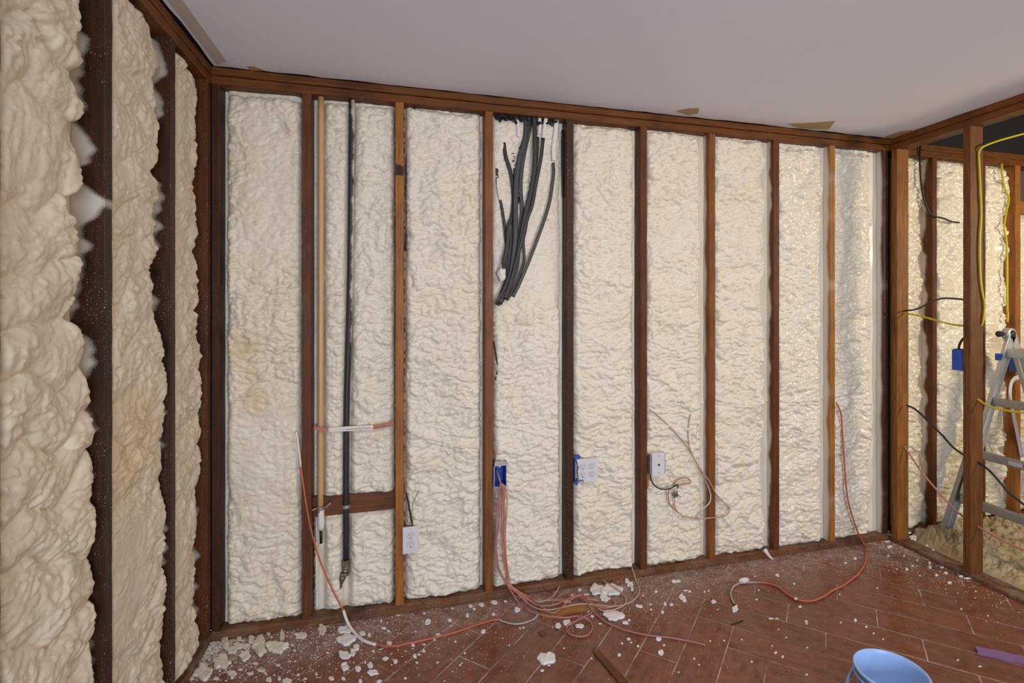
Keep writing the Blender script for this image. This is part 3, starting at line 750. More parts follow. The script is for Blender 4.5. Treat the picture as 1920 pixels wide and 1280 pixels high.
# blue boxes on the partition side
bz = on_x(1797, 674, 3.64)
b2 = empty('junction_box', (3.645, -.386, bz[2]), 'bright blue box fixed to the far side of the free-standing post', 'junction box')
MB().box(-.030, .030, -.028, .028, -.055, .055).build('box_shell', m_blue, b2, bevel=.003)
MB().box(-.026, .026, -.022, .020, .0555, .058).build('cable_clamp', m_slot, b2)
b3_ = empty('junction_box', (4.645, -.02, on_y(1892, 682, -.02)[2]), 'small blue box on the golden stud, seen between the ladder rails', 'junction box')
MB().box(-.045, .02, -.03, .019, -.05, .05).build('box_shell', m_blue, b3_, bevel=.003)
MB().box(-.035, .01, -.032, -.03, -.035, .035).build('box_opening', m_slot, b3_)

# ------------------------------------------------------------------ hanging black cable bundle
z7 = lambda pts: [(900+x/5.567, 190+y/5.567) for x, y in pts]
z8 = lambda pts: [(900+x/6.4, 400+y/6.4) for x, y in pts]
BC = [
 (z7([(190,460),(183,560),(178,760),(200,960),(235,1150)])+z8([(265,0),(305,230),(325,560),(320,760),(225,1040)]), .009, .030),
 (z7([(248,430),(270,580),(325,760),(350,1000),(335,1200)])+z8([(345,150),(325,400),(290,560),(290,660)]), .012, .018),
 (z7([(345,540),(365,760),(385,1000)])+z8([(420,0),(385,280),(355,600),(330,800),(215,1070)]), .011, .022),
 (z7([(482,170),(475,370),(420,560),(385,760),(372,1000),(372,1200)])+z8([(440,100),(425,300),(400,560),(350,800),(205,1100)]), .015, .008),
 (z7([(400,120),(412,400),(425,700),(418,960)])+z8([(400,0),(400,260),(375,560),(350,780),(240,1060)]), .010, .028),
 (z7([(548,165),(500,370),(445,640),(425,900),(440,1150)])+z8([(490,0),(470,300),(450,600),(400,800),(300,1020)]), .012, .014),
 (z7([(565,140),(575,400),(570,700),(530,950),(480,1150)])+z8([(540,0),(500,260),(430,600),(345,880),(235,1085)]), .014, .002),
 (z7([(605,370),(590,620),(560,880),(520,1100)])+z8([(590,0),(545,200),(520,330),(530,540),(505,660),(430,860),(320,1040)]), .009, .010),
 (z7([(660,380),(635,600),(590,830),(545,1080)])+z8([(570,60),(500,340),(440,560),(380,800),(300,1030)]), .011, -.002),
 (z7([(765,640),(768,760),(735,1010),(700,1150)])+z8([(775,0),(755,130),(640,440),(560,640),(470,850),(395,1000)]), .010, .0),
]
rng = random.Random(8)
for k, (pts, r, yy) in enumerate(BC):
    keep = [pts[0]]
    for q in pts[1:]:
        if q[1]-keep[-1][1] > 13: keep.append(q)
    pts = keep; n = len(pts); P = []
    for i, (x, y) in enumerate(pts):
        t = i/(n-1); P.append(on_y(x, y, yy+.022*(1-t)*(.3 if k in (6, 8) else 1)-.030*t*t))
    lab = {0: 'thin outermost black cable at the left of the hanging bundle', 9: 'single black cable bowing out to the right of the hanging bundle',
           1: 'short flat black cable with a white foam blob at its end, left in the bundle', 3: 'wide dark grey strap-like cable in the middle of the bundle',
       2: 'dark cable reaching lowest left of all in the hanging bundle', 5: 'black cable crossing behind the wide grey strap-like cable', 6: 'broadest black cable right of the bundle middle', 7: 'thin black cable with a slack bend near the bundle foot',
       8: 'black cable under the slanting white strap in the bundle', 4: 'straight thin black cable left of the wide grey strap-like one'}.get(k, 'flat black cable in the middle of the hanging bundle')
    cable('black_cable', lab, P, r*.82, m_blackd if k in (2, 3, 5, 9) else m_black, 'hanging black cable bundle', flat=.20, seg=12)
    if k == 1:
        e = bpy.data.objects[-1] if False else None
def blob(name, c, rx, ry, rz, mat, seed, parent=None, n=2, amp=.25):
    bm = bmesh.new(); bmesh.ops.create_icosphere(bm, subdivisions=n, radius=1)
    r = random.Random(seed); off = [r.uniform(0, 9) for _ in range(3)]
    from mathutils import noise as mn
    for v in bm.verts:
        f = 1+amp*mn.noise(v.co*1.6+Vector(off))*1.8
        v.co = Vector((v.co.x*rx*f, v.co.y*ry*f, v.co.z*rz*f))
    me = bpy.data.meshes.new(name); bm.to_mesh(me); bm.free(); me.materials.append(mat); me.shade_smooth()
    o = bpy.data.objects.new(name, me); COL.objects.link(o); o.location = c
    if parent is not None: o.parent = parent
    return o
c_ = on_y(941, 514, .0)
tag(blob('foam_lump', c_, .020, .014, .032, m_coat, 4, n=3), 'white foam lump stuck to the lower left of the black cable bundle', 'foam')
# white coated straps near the top of the bundle
for k, pts in enumerate(([(390,170),(398,280),(405,370)], [(620,150),(625,260),(620,340)], [(690,170),(672,290),(662,390)], [(798,190),(790,330),(770,480),(772,620)], [(183,800),(190,900),(210,1030)])):
    P = [on_y(x, y, .030-.004*(k % 3)) for x, y in z7(pts)]
    cable('foam_coated_strap', ('white coated strap hanging far left at the top of the bundle', 'short white coated strap right of the bundle middle', 'slanting white coated strap among the black cables',
          'longest white coated strap, above the bowing black cable', 'white coated stretch on the outermost left cable')[k], P, (.008, .009, .010, .013, .006)[k], m_coat, 'white coated straps', flat=.4, cat='strap')
for k, (pts, r) in enumerate((([(205,112),(207,200),(203,290),(206,360)], .007), ([(860,300),(858,560),(862,800),(868,1000)], .005))):
    cable('tar_strip', ('short black strip at the top left of the cable bay', 'black tar strip along the right edge of the cable bay')[k], [on_y(x, y, .047) for x, y in z7(pts)], r, m_black, flat=.5, cat='strip')
cable('black_cable_end', 'short black cable end poking out beside the orange-brown stud below the bundle', py([(926,640),(930,665),(933,690),(929,712)], .018), .0035, m_black)
cable('black_strip', 'thin black strip at the top left of the foam right of the bright orange stud', py([(778,200),(774,215),(770,235),(768,262),(763,300),(762,345),(763,420),(760,470)], .036), .005, m_black, flat=.5, cat='strip')
# splintered dark debris under the plate above the bundle
sp = MB(); rng = random.Random(4)
for k in range(120):
    x = rng.uniform(1.21, 1.53); z = PB-.004-abs(rng.gauss(0, .010)); s_ = rng.uniform(.002, .007)
    M = Matrix.Translation((x, .02+rng.uniform(0, .03), z)) @ Matrix.Rotation(rng.uniform(0, 3), 4, 'Y') @ Matrix.Rotation(rng.uniform(0, 3), 4, 'X')
    sp.box(-s_*1.6, s_*1.6, -s_, s_, -s_*.6, s_*.6, M)
tag(sp.build('tar_crust', m_black), 'black tarry crust under the top plate above the cable bundle', 'tar', kind='stuff')

# ------------------------------------------------------------------ pink wires out of the blue box
R6 = lambda pts, Y: [(860+x/2.37, 700+y/2.37, Y) for x, y in pts]
R3 = lambda pts, *z: [(960+x/5.333, 1040+y/5.333, 'f')+z for x, y in pts]
start = R6([(168,425)], .03)+R6([(185,480)], -.020)
W = [
 (start+R6([(178,560),(180,640),(168,760),(178,860)], -.028)+R6([(205,920)], -.03)+R3([(60,470),(130,540),(260,590),(420,620),(560,625),(640,612),(720,625),(785,670),(800,740),(760,800),(680,815),(600,800),(545,755),(560,705),(640,660),(740,610),(800,575)]), m_rosy, 'pink wire ending in the open loop on the tiles'),
 (start+R6([(210,510),(216,580),(208,700),(212,820),(224,900)], -.024)+R6([(236,945)], -.03)+R3([(120,450),(200,510),(300,548),(420,545),(560,510),(700,490),(850,500),(1000,515),(1130,495),(1230,440),(1275,350),(1245,270)], .014)+R3([(1190,190),(1155,130)], .05), m_beige, 'beige-pink wire curling up to a free end near the wall foot'),
 (start+R6([(196,500),(188,580),(200,720),(208,850)], -.032)+R6([(222,930)], -.03)+R3([(160,480),(250,530),(330,560),(430,575)])+R3([(560,520),(640,470),(700,470)], .03)+R3([(780,520),(850,600),(930,665),(1060,725),(1200,770),(1380,805),(1560,825),(1707,850),(1850,880)], .006)+[(1322, 1209, 'f')], m_rosy, 'pink wire reaching furthest right across the tiles'),
 (start+R6([(190,510),(206,600),(204,760),(216,880)], -.020)+R6([(228,945)], -.03)+R3([(100,370),(180,430),(260,470),(350,450)])+R3([(420,400),(480,310),(560,255),(640,235),(780,228),(880,238),(960,285),(1090,370),(1140,440),(1120,500),(1040,540),(930,560),(860,535)], .014), m_beige, 'beige-pink wire arching highest against the wall sill'),
 (start+R6([(200,520),(192,640),(196,800),(214,900)], -.036)+R6([(230,950)], -.036)+R3([(140,440),(230,500),(340,510),(450,490),(560,440),(650,405),(720,425),(780,470)], .010)+R3([(860,520),(960,530),(1030,500),(1010,440),(960,410)], .012), m_pink, 'pink wire with a short hook behind the foam flakes'),
 (start+R6([(206,515),(200,620),(208,780),(218,880)], -.028)+R6([(232,940)], -.03)+R3([(150,410),(260,460),(400,450),(520,450),(620,420),(700,400)], .016)+R3([(760,440),(870,455)], .012), m_pink, 'pink wire lying nearest the sill with its end by the white flakes'),
 (R6([(190,490),(176,560),(168,680),(165,790),(180,880)], -.026)+R6([(212,930),(245,955)], -.03)+R3([(250,500),(330,540)])+R3([(200,470),(160,440)], .01), m_pink, 'pink wire swinging furthest left below the blue box'),
]
for pts, mat, lab in W:
    cable('pink_wire', lab, mixed(pts), .0033, mat, 'pink wires from the blue box')
cable('pink_wire', 'short pink wire entering the top of the open blue box', mixed(R6([(156,325),(163,350),(165,380),(160,410)], .0)), .003, m_pink)
# long wire from the left
T4 = lambda pts, Y: [(400+x/2.133, 640+y/2.133, Y) for x, y in pts]
pl = T4([(332,360),(338,400),(350,500)], -.008)+T4([(364,600),(388,740),(428,880),(480,1000),(520,1075)], -.022)+T4([(538,1125)], -.05)+[(400+x/2.133, 640+y/2.133, 'f') for x, y in [(565,1165),(600,1195),(650,1213),(720,1218),(800,1203),(900,1180)]]+[(640+x/5.333, 1040+y/5.333, 'f') for x, y in [(1150,770),(1350,700),(1500,655),(1570,645)]]
P = mixed(pl)
lw = cable('long_wire', 'long red wire falling from the left studs and snaking over the tiles', P, .0036, m_red, coats=[(0, 2, .0042, m_coat, 'foam_coating'), (7, 11, .0062, m_coat, 'foam_coating')])
gp = mixed([(640+1570/5.333, 1040+645/5.333, 'f')]+[(860+x/2.37, 700+y/2.37, 'f') for x, y in [(200,1102),(250,1113),(300,1105),(335,1090),(352,1070)]])
MB().tube(gp, .0038, 8).build('grey_sheath', plain('grey_sheath', (.40, .36, .36), .5), lw, True, loc=tuple(P[0])).location = (0, 0, 0)
# right red cable
T8 = lambda pts, Y: [(1180+x/2.56, 700+y/2.56, Y) for x, y in pts]
A1 = lambda pts, *z: [(1280+x/5.333, 1040+y/5.333, 'f')+z for x, y in pts]
pr = T8([(994,140),(1006,165),(1018,205),(1024,300),(1036,480),(1048,600),(1075,700),(1105,780),(1128,820)], -.016)
pr += [(1180+x/2.56, 700+y/2.56, 'f') for x, y in [(1136,860),(1132,910),(1100,960)]]+A1([(1707,230),(1600,310),(1500,355),(1420,410),(1320,455),(1230,462),(1140,445),(1050,395),(950,320),(850,285),(740,275),(640,275),(560,285),(505,320),(480,390),(495,450),(520,490)])
rc = cable('red_cable', 'red cable dropping from the light orange stud and curling back over the tiles', mixed(pr), .0046, m_red, coats=[(24, 28, .0050, m_beige, 'beige_end'), (22, 24, .0050, plain('mauve_sheath', (.42, .34, .38), .5), 'mauve_sheath')])
q = on_floor(1280+610/5.333, 1040+262/5.333, .010)
tag(blob('foam_lump', (q[0], q[1], .013), .028, .012, .012, m_coat, 9, n=3), 'white foam lump gripping the curled end of the red cable', 'foam')
q = on_floor(1280+1130/5.333, 1040+438/5.333, .012)
blob('foam_lump', (q[0]-rc.location.x, q[1]-rc.location.y, .012-rc.location.z), .010, .007, .006, m_coat, 12, rc)

# coaxial loops and splitter
C3 = lambda pts, Y: [(1190+x/4.74, 730+y/4.74, Y) for x, y in pts]
cable('coax_cable', 'black coaxial cable from the grey metal box to the brass splitter', mixed(C3([(140,760)], -.022)+C3([(148,800),(180,855),(240,885),(310,880),(360,855),(380,852),(383,880)], -.012)), .0034, m_black)
cable('coax_cable', 'pale pink cable from the brown stud that loops widest over the next stud', mixed(C3([(135,180)], .0)+C3([(210,235),(320,340),(420,450),(500,560)], .006)+C3([(580,700),(660,810),(720,920)], -.010)+C3([(790,1000),(840,1050),(830,1100),(760,1135),(690,1138)], -.010)+C3([(600,1148),(520,1145),(440,1125),(380,1085),(355,1030),(356,985)], -.002)), .0034, m_beige)
cable('coax_cable', 'pale cable starting on the foam above, its lower stretch pale lilac', mixed(C3([(497,215),(480,300),(475,400),(490,520),(550,650),(600,750)], .004)+C3([(650,850),(675,940),(660,1010),(600,1070),(545,1140)], -.004)), .0034, m_beige,
      coats=[(6, 10, .0036, plain('lilac_sheath', (.55, .50, .56), .5), 'lilac_sheath')])
cable('coax_cable', 'small pink loop above and around the brass splitter', mixed(C3([(347,862),(370,810),(430,785),(490,800),(490,830),(430,845),(350,860),(305,900),(300,960),(320,1030),(385,1090)], -.006)), .0034, m_pink)
q = on_y(1190+360/4.74, 730+935/4.74, -.008)
spl = empty('cable_splitter', q, 'small brass cable splitter hanging below the grey metal box', 'splitter', rot=(0, .25, 0))
MB().box(-.014, .014, -.006, .006, -.009, .009).build('splitter_body', m_brass, spl, bevel=.002)
for dx, dz, rr_ in ((-.006, .009, 0), (.007, .009, 0), (0, -.009, math.pi)):
    MB().lathe([(.0045, 0), (.0045, .008), (.0032, .009), (.0032, .014)], 8, Matrix.Translation((dx, 0, dz)) @ Matrix.Rotation(rr_, 4, 'X')).build('connector', m_brass, spl)
for dx in (-.020, .013): MB().box(dx, dx+.007, -.004, .004, -.003, .003).build('mounting_tab', m_steel, spl)
# wires above the low outlet
cable('outlet_wire', 'black wire entering the low outlet from above', py([(762,925),(768,955),(773,985)], .012), .004, m_black)
cable('outlet_wire', 'thin yellowish wire curving up from the low outlet', py([(776,985),(773,965),(776,940),(786,920)], .010), .0022, plain('straw_wire', (.5, .42, .2), .5))
# little rust-red thread in the foam
cable('red_thread', 'tiny red thread stuck in the foam above the pale cable loops', py([(1283,762),(1288,763),(1294,760)], .0185), .0012, m_red, cat='thread')

# ------------------------------------------------------------------ cables in the partition
Z1_ = lambda pts: [(1640+x/3.046, 160+y/3.046) for x, y in pts]
Z2_ = lambda pts: [(1640+x/4.571, 560+y/4.571) for x, y in pts]
Z3_ = lambda pts: [(1640+x/4.571, 820+y/4.571) for x, y in pts]
XP = 3.664
cable('yellow_cable', 'yellow cable running down the face of the free-standing post', [on_y(x, y, -.475) for x, y in Z1_([(900,262),(853,275),(780,295),(700,318),(620,350)])]+[on_y(x, y, -.462) for x, y in Z1_([(595,385),(597,450),(603,600),(608,740),(600,880),(603,1080),(618,1200)])+Z2_([(940,20),(942,90),(930,190)])]+[on_y(*Z2_([(912,235)])[0], -.452)], .0052, m_yellow, 'yellow cables')
cable('yellow_cable', 'yellow cable sagging between the two partition posts', [on_x(x, y, XP) for x, y in Z2_([(248,120),(330,135),(430,157),(600,205),(700,225),(776,232)])], .0050, m_yellow, 'yellow cables')
cable('yellow_cable', 'yellow cable leaving the post in front of the ladder rungs', [on_x(x, y, XP) for x, y in Z2_([(872,855),(900,872),(960,910),(1050,943),(1160,962),(1240,972),(1330,975)])], .0052, m_yellow, 'yellow cables')
cable('yellow_cable', 'yellow cable hanging against the foam left of the golden stud', [on_y(x, y, -.012) for x, y in Z1_([(725,445),(728,510),(745,590),(766,645),(752,720),(740,810),(752,880),(756,960),(757,1100),(758,1280)])+Z2_([(1143,120),(1138,200)])], .0058, m_yellow, 'yellow cables')
cable('black_wire', 'black wire hanging from the back plate in front of the narrow foam panel', [on_y(x, y, -.010) for x, y in Z1_([(262,345),(258,420),(264,540),(288,670),(325,740),(390,758),(440,778),(482,783)])], .0055, m_black)
cable('black_wire', 'black wire arching from the first partition post to the second at mid height', [on_x(x, y, XP) for x, y in Z2_([(250,103),(330,95),(400,72),(470,32),(540,5),(610,-5),(700,0),(776,8)])], .0052, m_blackd)
cable('black_wire', 'black wire curving down into the top of the bright blue box', [on_x(x, y, 3.645) for x, y in Z2_([(776,322),(748,355),(726,395),(718,455)])], .0058, m_blackd)
cable('black_wire', 'thick black wire descending to the right through both partition posts', [on_x(x, y, XP) for x, y in Z2_([(278,915),(330,935),(400,990),(480,1070),(600,1190)])+Z3_([(600,5),(680,90),(775,155),(850,195),(920,232),(1000,300),(1080,390),(1150,470),(1280,575),(1380,650)])], .0055, m_black)
cable('pink_partition_wire', 'pink wire slanting down from the first partition post to the lower right', [on_x(x, y, XP) for x, y in Z3_([(248,75),(290,125),(340,205),(430,330),(560,480),(690,620),(770,685),(885,762),(1000,828),(1150,905),(1330,985)])], .0050, m_pink)
cable('pink_partition_wire', 'short pink wire curl at the first partition post', [on_x(x, y, XP-.02) for x, y in Z3_([(250,78),(300,78),(360,115),(400,170),(405,210),(385,245),(380,262)])], .0035, m_beige)
cable('white_strap', 'white curved strap hanging behind the ladder', [on_y(1740+x/7.11, 580+y/7.11, -.03) for x, y in [(1205,905),(1150,925),(1110,990),(1095,1090),(1100,1230)]]+[on_y(1740+x/8, 740+y/8, -.03) for x, y in [(1270,230),(1320,480),(1370,720),(1412,930)]], .016, m_white, flat=.2, cat='strap')

# ------------------------------------------------------------------ ladder
F0 = Vector((3.905, -.125, 0)); T0 = Vector((4.405, -.125, 1.235)); dirr = (T0-F0).normalized()
F1 = Vector((4.905, -.125, 0))
lad = empty('folding_ladder', (4.4, -.3, 0), 'aluminium folding ladder standing open behind the partition posts', 'ladder')
def wl(v): return (v[0]-4.4, v[1]+.3, v[2])
def bar(p, q, wx, wy, name, mat, parent, bev=.003):
    p, q = Vector(p), Vector(q); d = q-p; Lg = d.length; d.normalize()
    yv = Vector((0, 1, 0)); xv = yv.cross(d).normalized() if abs(d.y) < .9 else Vector((1, 0, 0)); yv = d.cross(xv).normalized()
    M = Matrix(((xv.x, yv.x, d.x, p.x), (xv.y, yv.y, d.y, p.y), (xv.z, yv.z, d.z, p.z), (0, 0, 0, 1)))
    return MB().box(-wx/2, wx/2, -wy/2, wy/2, 0, Lg, M).build(name, mat, parent, bevel=bev)
def cbar(p, q, wx, wy, name, mat, parent):
    """C-channel rail"""
    p, q = Vector(p), Vector(q); d = q-p; Lg = d.length; d.normalize()
    yv = Vector((0, 1, 0)); xv = yv.cross(d).normalized(); yv = d.cross(xv).normalized()
    M = Matrix(((xv.x, yv.x, d.x, p.x), (xv.y, yv.y, d.y, p.y), (xv.z, yv.z, d.z, p.z), (0, 0, 0, 1)))
    t = .004
    return MB().box(-wx/2, wx/2, wy/2-t, wy/2, 0, Lg, M).box(-wx/2, -wx/2+t, -wy/2, wy/2-t, 0, Lg, M).box(wx/2-t, wx/2, -wy/2, wy/2-t, 0, Lg, M).build(name, mat, parent)
WD = .40
for F_, s_ in ((F0, 1), (F1, -1)):
    d = (T0-F_).normalized()
    for yo, sg in ((0, 1), (-WD, -1)):
        o_ = Vector((0, yo, 0)); fl = Vector((0, .03*sg if yo == 0 else -.03, 0))
        lo_ = cbar(wl(F_+o_+fl+d*.03), wl(F_+o_+fl*.3+d*.80), .064, .026, 'outer_rail', m_alu, lad)
        cbar(wl(F_+o_+d*.30-fl*.5), wl(T0+o_-d*.02-fl*.5), .052, .024, 'inner_rail', m_alul, lad)
        bar(wl(F_+o_+fl), wl(F_+o_+fl+d*.055), .074, .036, 'rubber_foot', m_rubber, lad)
    for hz, ww in ((.255, .050), (.52, .046), (.83, .046), (1.12, .052)):
        c = F_+d*(hz/d.z)
        rg = bar(wl(c+Vector((0, .0, 0))), wl(c+Vector((0, -WD, 0))), .030, ww*1.05, 'rung', m_alul if hz > 1 else m_alu, lad, .008)
        if hz == .52 and s_ == 1:
            yq = -WD*.58
            xx = c.x-.0165
            stk = MB().box(xx-.0006, xx, -.125-.30, -.125-.19, c.z-.010, c.z+.012, None)
            stk.v = [wl(v) for v in stk.v]; k_ = stk.build('sticker', plain('sticker_silver', (.5, .5, .52), .4), rg)
            s2 = MB().box(xx-.0011, xx-.0005, -.125-.298, -.125-.262, c.z-.008, c.z+.010); s2.v = [wl(v) for v in s2.v]; s2.build('red_panel', plain('sticker_red', (.35, .03, .03), .4), k_) if False else s2.build('red_sticker', plain('sticker_red', (.35, .03, .03), .4), rg)
for yo in (.0, -WD):
    hb = empty('hinge', (0, 0, 0), '', '') if False else None
    M = Matrix.Translation(wl(T0+Vector((0, yo, .0)))) @ Matrix.Rotation(math.pi/2, 4, 'X')
    h_ = MB().lathe([(.036, -.020), (.038, -.017), (.038, .017), (.036, .020)], 24, M).build('hinge', m_alul, lad, True)
    MB().lathe([(.022, .020), (.024, .024), (.015, .030)], 20, M).build('hinge_cap', m_slot, h_, True)
    for F_ in (F0, F1):
        d = (F_-T0).normalized(); bar(wl(T0+Vector((0, yo-.022, 0))), wl(T0+Vector((0, yo-.022, 0))+d*.13), .058, .006, 'hinge_plate', m_alul, lad)
    M2 = Matrix.Translation(wl(T0+Vector((-.045, yo+.012, .0)))) @ Matrix.Rotation(-math.pi/2, 4, 'Y')
    MB().lathe([(.012, -.02), (.017, 0), (.019, .022), (.016, .028)], 16, M2).build('lock_knob', m_rubber, lad, True)
c = F0+dirr*(1.10/dirr.z)
MB().box(-.040, -.014, -.018, .016, -.026, .016, Matrix.Translation(wl(c))).build('lock_tab', m_blue, lad, bevel=.003)
c = F1+(T0-F1).normalized()*(1.14/(T0-F1).normalized().z)

# ------------------------------------------------------------------ bucket
bc = (2.335, -1.095, 0)
m_bk = plain('light_blue_plastic', (.36, .55, .90), .35, vary=.02)
bk = empty('bucket', bc, 'light blue plastic bucket at the bottom edge, open on the tiles', 'bucket')
pr_ = [(.0, .003), (.083, .003), (.086, .006), (.104, .196), (.107, .196), (.109, .199), (.109, .204), (.1065, .2065), (.1035, .2065), (.1015, .204), (.1005, .19), (.082, .010), (0, .010)]
MB().lathe(pr_, 64, cap=False).build('bucket_wall', m_bk, bk, True)
MB().lathe([(.1045, .176), (.1085, .177), (.1085, .181), (.105, .182)], 64, cap=False).build('rim_band', m_bk, bk, True)
ah = math.radians(148)
hp = []
for t in np.linspace(0, math.pi, 13):
    rr_ = .112*math.cos(t); out = .112*math.sin(t)
    hp.append((rr_*math.cos(ah+math.pi/2)+out*.42*math.cos(ah), rr_*math.sin(ah+math.pi/2)+out*.42*math.sin(ah), .188-.12*math.sin(t)))
hp = []
for t in np.linspace(0, math.pi, 15):
    # handle swung down, standing off the wall of the pail
    a_t = ah+math.pi/2-t; rad = .1125+.012*math.sin(t); hp.append((rad*math.cos(a_t), rad*math.sin(a_t), .190-.085*math.sin(t)**1.3))
MB().tube(hp, .0058, 10, sub=4).build('handle', m_bk, bk, True)
for t in (0, math.pi):
    a_t = ah+math.pi/2-t
    M = Matrix.Translation((.106*math.cos(a_t), .106*math.sin(a_t), .189)) @ Matrix.Rotation(a_t, 4, 'Z') @ Matrix.Rotation(math.pi/2, 4, 'Y')
    MB().lathe([(.010, 0), (.010, .008)], 14, M).build('handle_ear', m_bk, bk, True)

# ------------------------------------------------------------------ loose wood on the floor
def lying(name, pa, pb, w_, h_, mat, label, cat, taper=1.0, z=0.0):
    a, b = Vector(on_floor(*pa)), Vector(on_floor(*pb)); d = b-a; Lg = d.length; d.normalize(); n_ = Vector((-d.y, d.x, 0))
    mb = MB(); r = random.Random(Lg)
    ns = 14; vs = []; fs = []
    for i in range(ns+1):
        t = i/ns; ww = w_*(1+(taper-1)*t)/2*(1+r.uniform(-.05, .05)); c = Vector((0, 0, 0))+d*Lg*t
        for sgn, zz_ in ((-1, .0006), (1, .0006), (1, h_*(1+r.uniform(-.06, .06))), (-1, h_*(1+r.uniform(-.06, .06)))):
            q = c+n_*ww*sgn; vs.append((q.x, q.y, zz_+z))
    for i in range(ns):
        for k in range(4): fs.append((i*4+k, i*4+(k+1) % 4, i*4+4+(k+1) % 4, i*4+4+k))
    fs.append((3, 2, 1, 0)); fs.append(tuple(ns*4+k for k in range(4)))
    o = mesh_obj(name, vs, fs, mat); o.location = a
    bm = bmesh.new(); bm.from_mesh(o.data); bmesh.ops.recalc_face_normals(bm, faces=bm.faces); bm.to_mesh(o.data); bm.free()
    return tag(o, label, cat)
wob = wood_material('offcut', (.26, .11, .03), (.46, .23, .07), axis='x', specks=.15)
lying('wood_offcut', (1014, 1156), (1113, 1140), .036, .014, wob, 'short tan wood offcut lying under the pile of pink wires', 'wood')
lying('wood_splinter', (1117, 1222), (1185, 1300), .026, .008, wood_material('splinter', (.13, .04, .012), (.26, .09, .03), axis='y', specks=.1), 'long brown wood sliver lying at the bottom edge left of the bucket', 'wood', 1.35)
m_pur = plain('mauve_paint', (.24, .13, .27), .5, vary=.15, scale=20)
lying('trim_strip', (1830, 1222), (1990, 1256), .036, .016, m_pur, 'mauve painted trim strip lying at the right edge of the floor', 'trim')
lying('wood_chip', (1011, 1189), (1022, 1186), .026, .005, wood_material('chip', (.10, .04, .02), (.2, .09, .05), specks=.1), 'small torn brown chip on a tile left of the wire loop', 'wood')
lying('wood_twig', (1370, 1172), (1393, 1164), .004, .003, m_iron, 'thin dark twig-like splinter on the tiles right of the wires', 'wood')
lying('tape_scrap', (807, 1170), (818, 1156), .022, .004, plain('tan_tape', (.30, .17, .10), .7), 'small tan paper scrap beside a foam crumb near the sill', 'scrap')

# ------------------------------------------------------------------ foam flakes and crumbs
m_flake = foam_material('foam_flake', (.76, .68, .54), .6, .2, .3)
m_flakew = foam_material('foam_flake_white', (.80, .77, .73), .6, .05, .3)
from mathutils import noise as mn
def flake(cx, cy, wp, hp_, seed, mat, label, group, name='foam_flake', z0=0.0008, onz=0.0):
    """cx,cy centre and wp,hp_ size of the flake as measured in the photo, laid on the floor plane"""
    r = random.Random(seed); n = 20 if wp > 12 else 11
    ph = r.uniform(0, 9); rag = .34 if wp > 12 else .22
    c = Vector(on_floor(cx, cy, onz)); out = []
    for i in range(n):
        a = 2*math.pi*i/n
        rad = 1+rag*mn.noise(Vector((math.cos(a)*1.3+ph, math.sin(a)*1.3, seed*.37)))*1.9+r.uniform(-.09, .09)
        rad = max(.35, min(1.25, rad))
        q = Vector(on_floor(cx+wp/2*rad*math.cos(a), cy+hp_/2*rad*math.sin(a), onz)); out.append(q-c)
    size = sum(v.length for v in out)/n
    th = min(.010, max(.0018, size*.28))*(r.uniform(.7, 1.2)); curl = r.uniform(-.1, .35)*size if size > .012 else 0
    rings = [(1.0, 0), (1.0, .55), (.86, .95), (.45, 1.05)]
    vs = []; fs = []
    for f, hh in rings:
        for v in out:
            rr = f*v.length; lift = curl*(rr/size)**2*.5*(1 if v.x*math.cos(ph)+v.y*math.sin(ph) > 0 else .15)
            bum = th*.35*mn.noise(Vector((v.x*f*90+seed, v.y*f*90, 3)))
            vs.append((v.x*f, v.y*f, max(0, lift)+th*hh+(bum if hh > .5 else 0)))
    vs.append((0, 0, th*(1+.3*r.uniform(-1, 1)))); top = len(vs)-1
    for k in range(3):
        for i in range(n): fs.append((k*n+i, k*n+(i+1) % n, (k+1)*n+(i+1) % n, (k+1)*n+i))
    for i in range(n): fs.append((3*n+i, 3*n+(i+1) % n, top))
    fs.append(tuple(range(n))[::-1])
    o = mesh_obj(name, vs, fs, mat); o.location = (c.x, c.y, onz+z0)
    bm = bmesh.new(); bm.from_mesh(o.data); bmesh.ops.recalc_face_normals(bm, faces=bm.faces); bm.to_mesh(o.data); bm.free()
    return tag(o, label, 'foam flake', group)
def fl(ox, oy, s, lst, mat, group, generic):
    for i, t in enumerate(lst):
        lab = t[4] if len(t) > 4 else generic
        flake(ox+t[0]/s, oy+t[1]/s, max(3.5, t[2]/s), max(2.5, t[3]/s), int(t[0]*7+t[1]), mat, lab, group)
fl(340, 1040, 5.333, [(440,885,75,140,'tall cream flake leaning at the sill just right of the corner'), (500,960,95,70,'squarish cream flake second from the corner'), (585,915,150,60,'long cream flake lying behind the squarish one by the corner'),
  (640,1020,110,90,'cup-shaped cream flake in front of the corner cluster'), (775,920,190,180,'largest cream flake in the corner heap'), (950,935,210,110,'wide pointed cream flake right of the largest one'),
  (1010,815,55,110,'narrow upright cream flake behind the wide pointed one'), (1190,815,110,70,'flat rectangular cream flake by the sill under the first stud'), (1405,760,80,100,'rounded cream flake by the sill left of the falling wire'),
  (415,1090,190,120,'ragged cream flake on the tiles near the left wall sill'), (225,1190,200,140,'big flat cream flake nearest the bottom left corner'), (510,1200,90,80,'cream flake right of the big flat one at the bottom left'),
  (580,838,55,50,'small cream flake at the sill above the cup-shaped one'), (870,790,45,40,'small cream flake highest against the sill in the corner heap'), (700,860,60,80,'middle-sized cream flake left of the largest one'), (650,935,80,60,'cream flake under the long one in the corner heap')], m_flake, 'cream flakes near the left corner', 'smaller cream flake tucked in the corner heap')
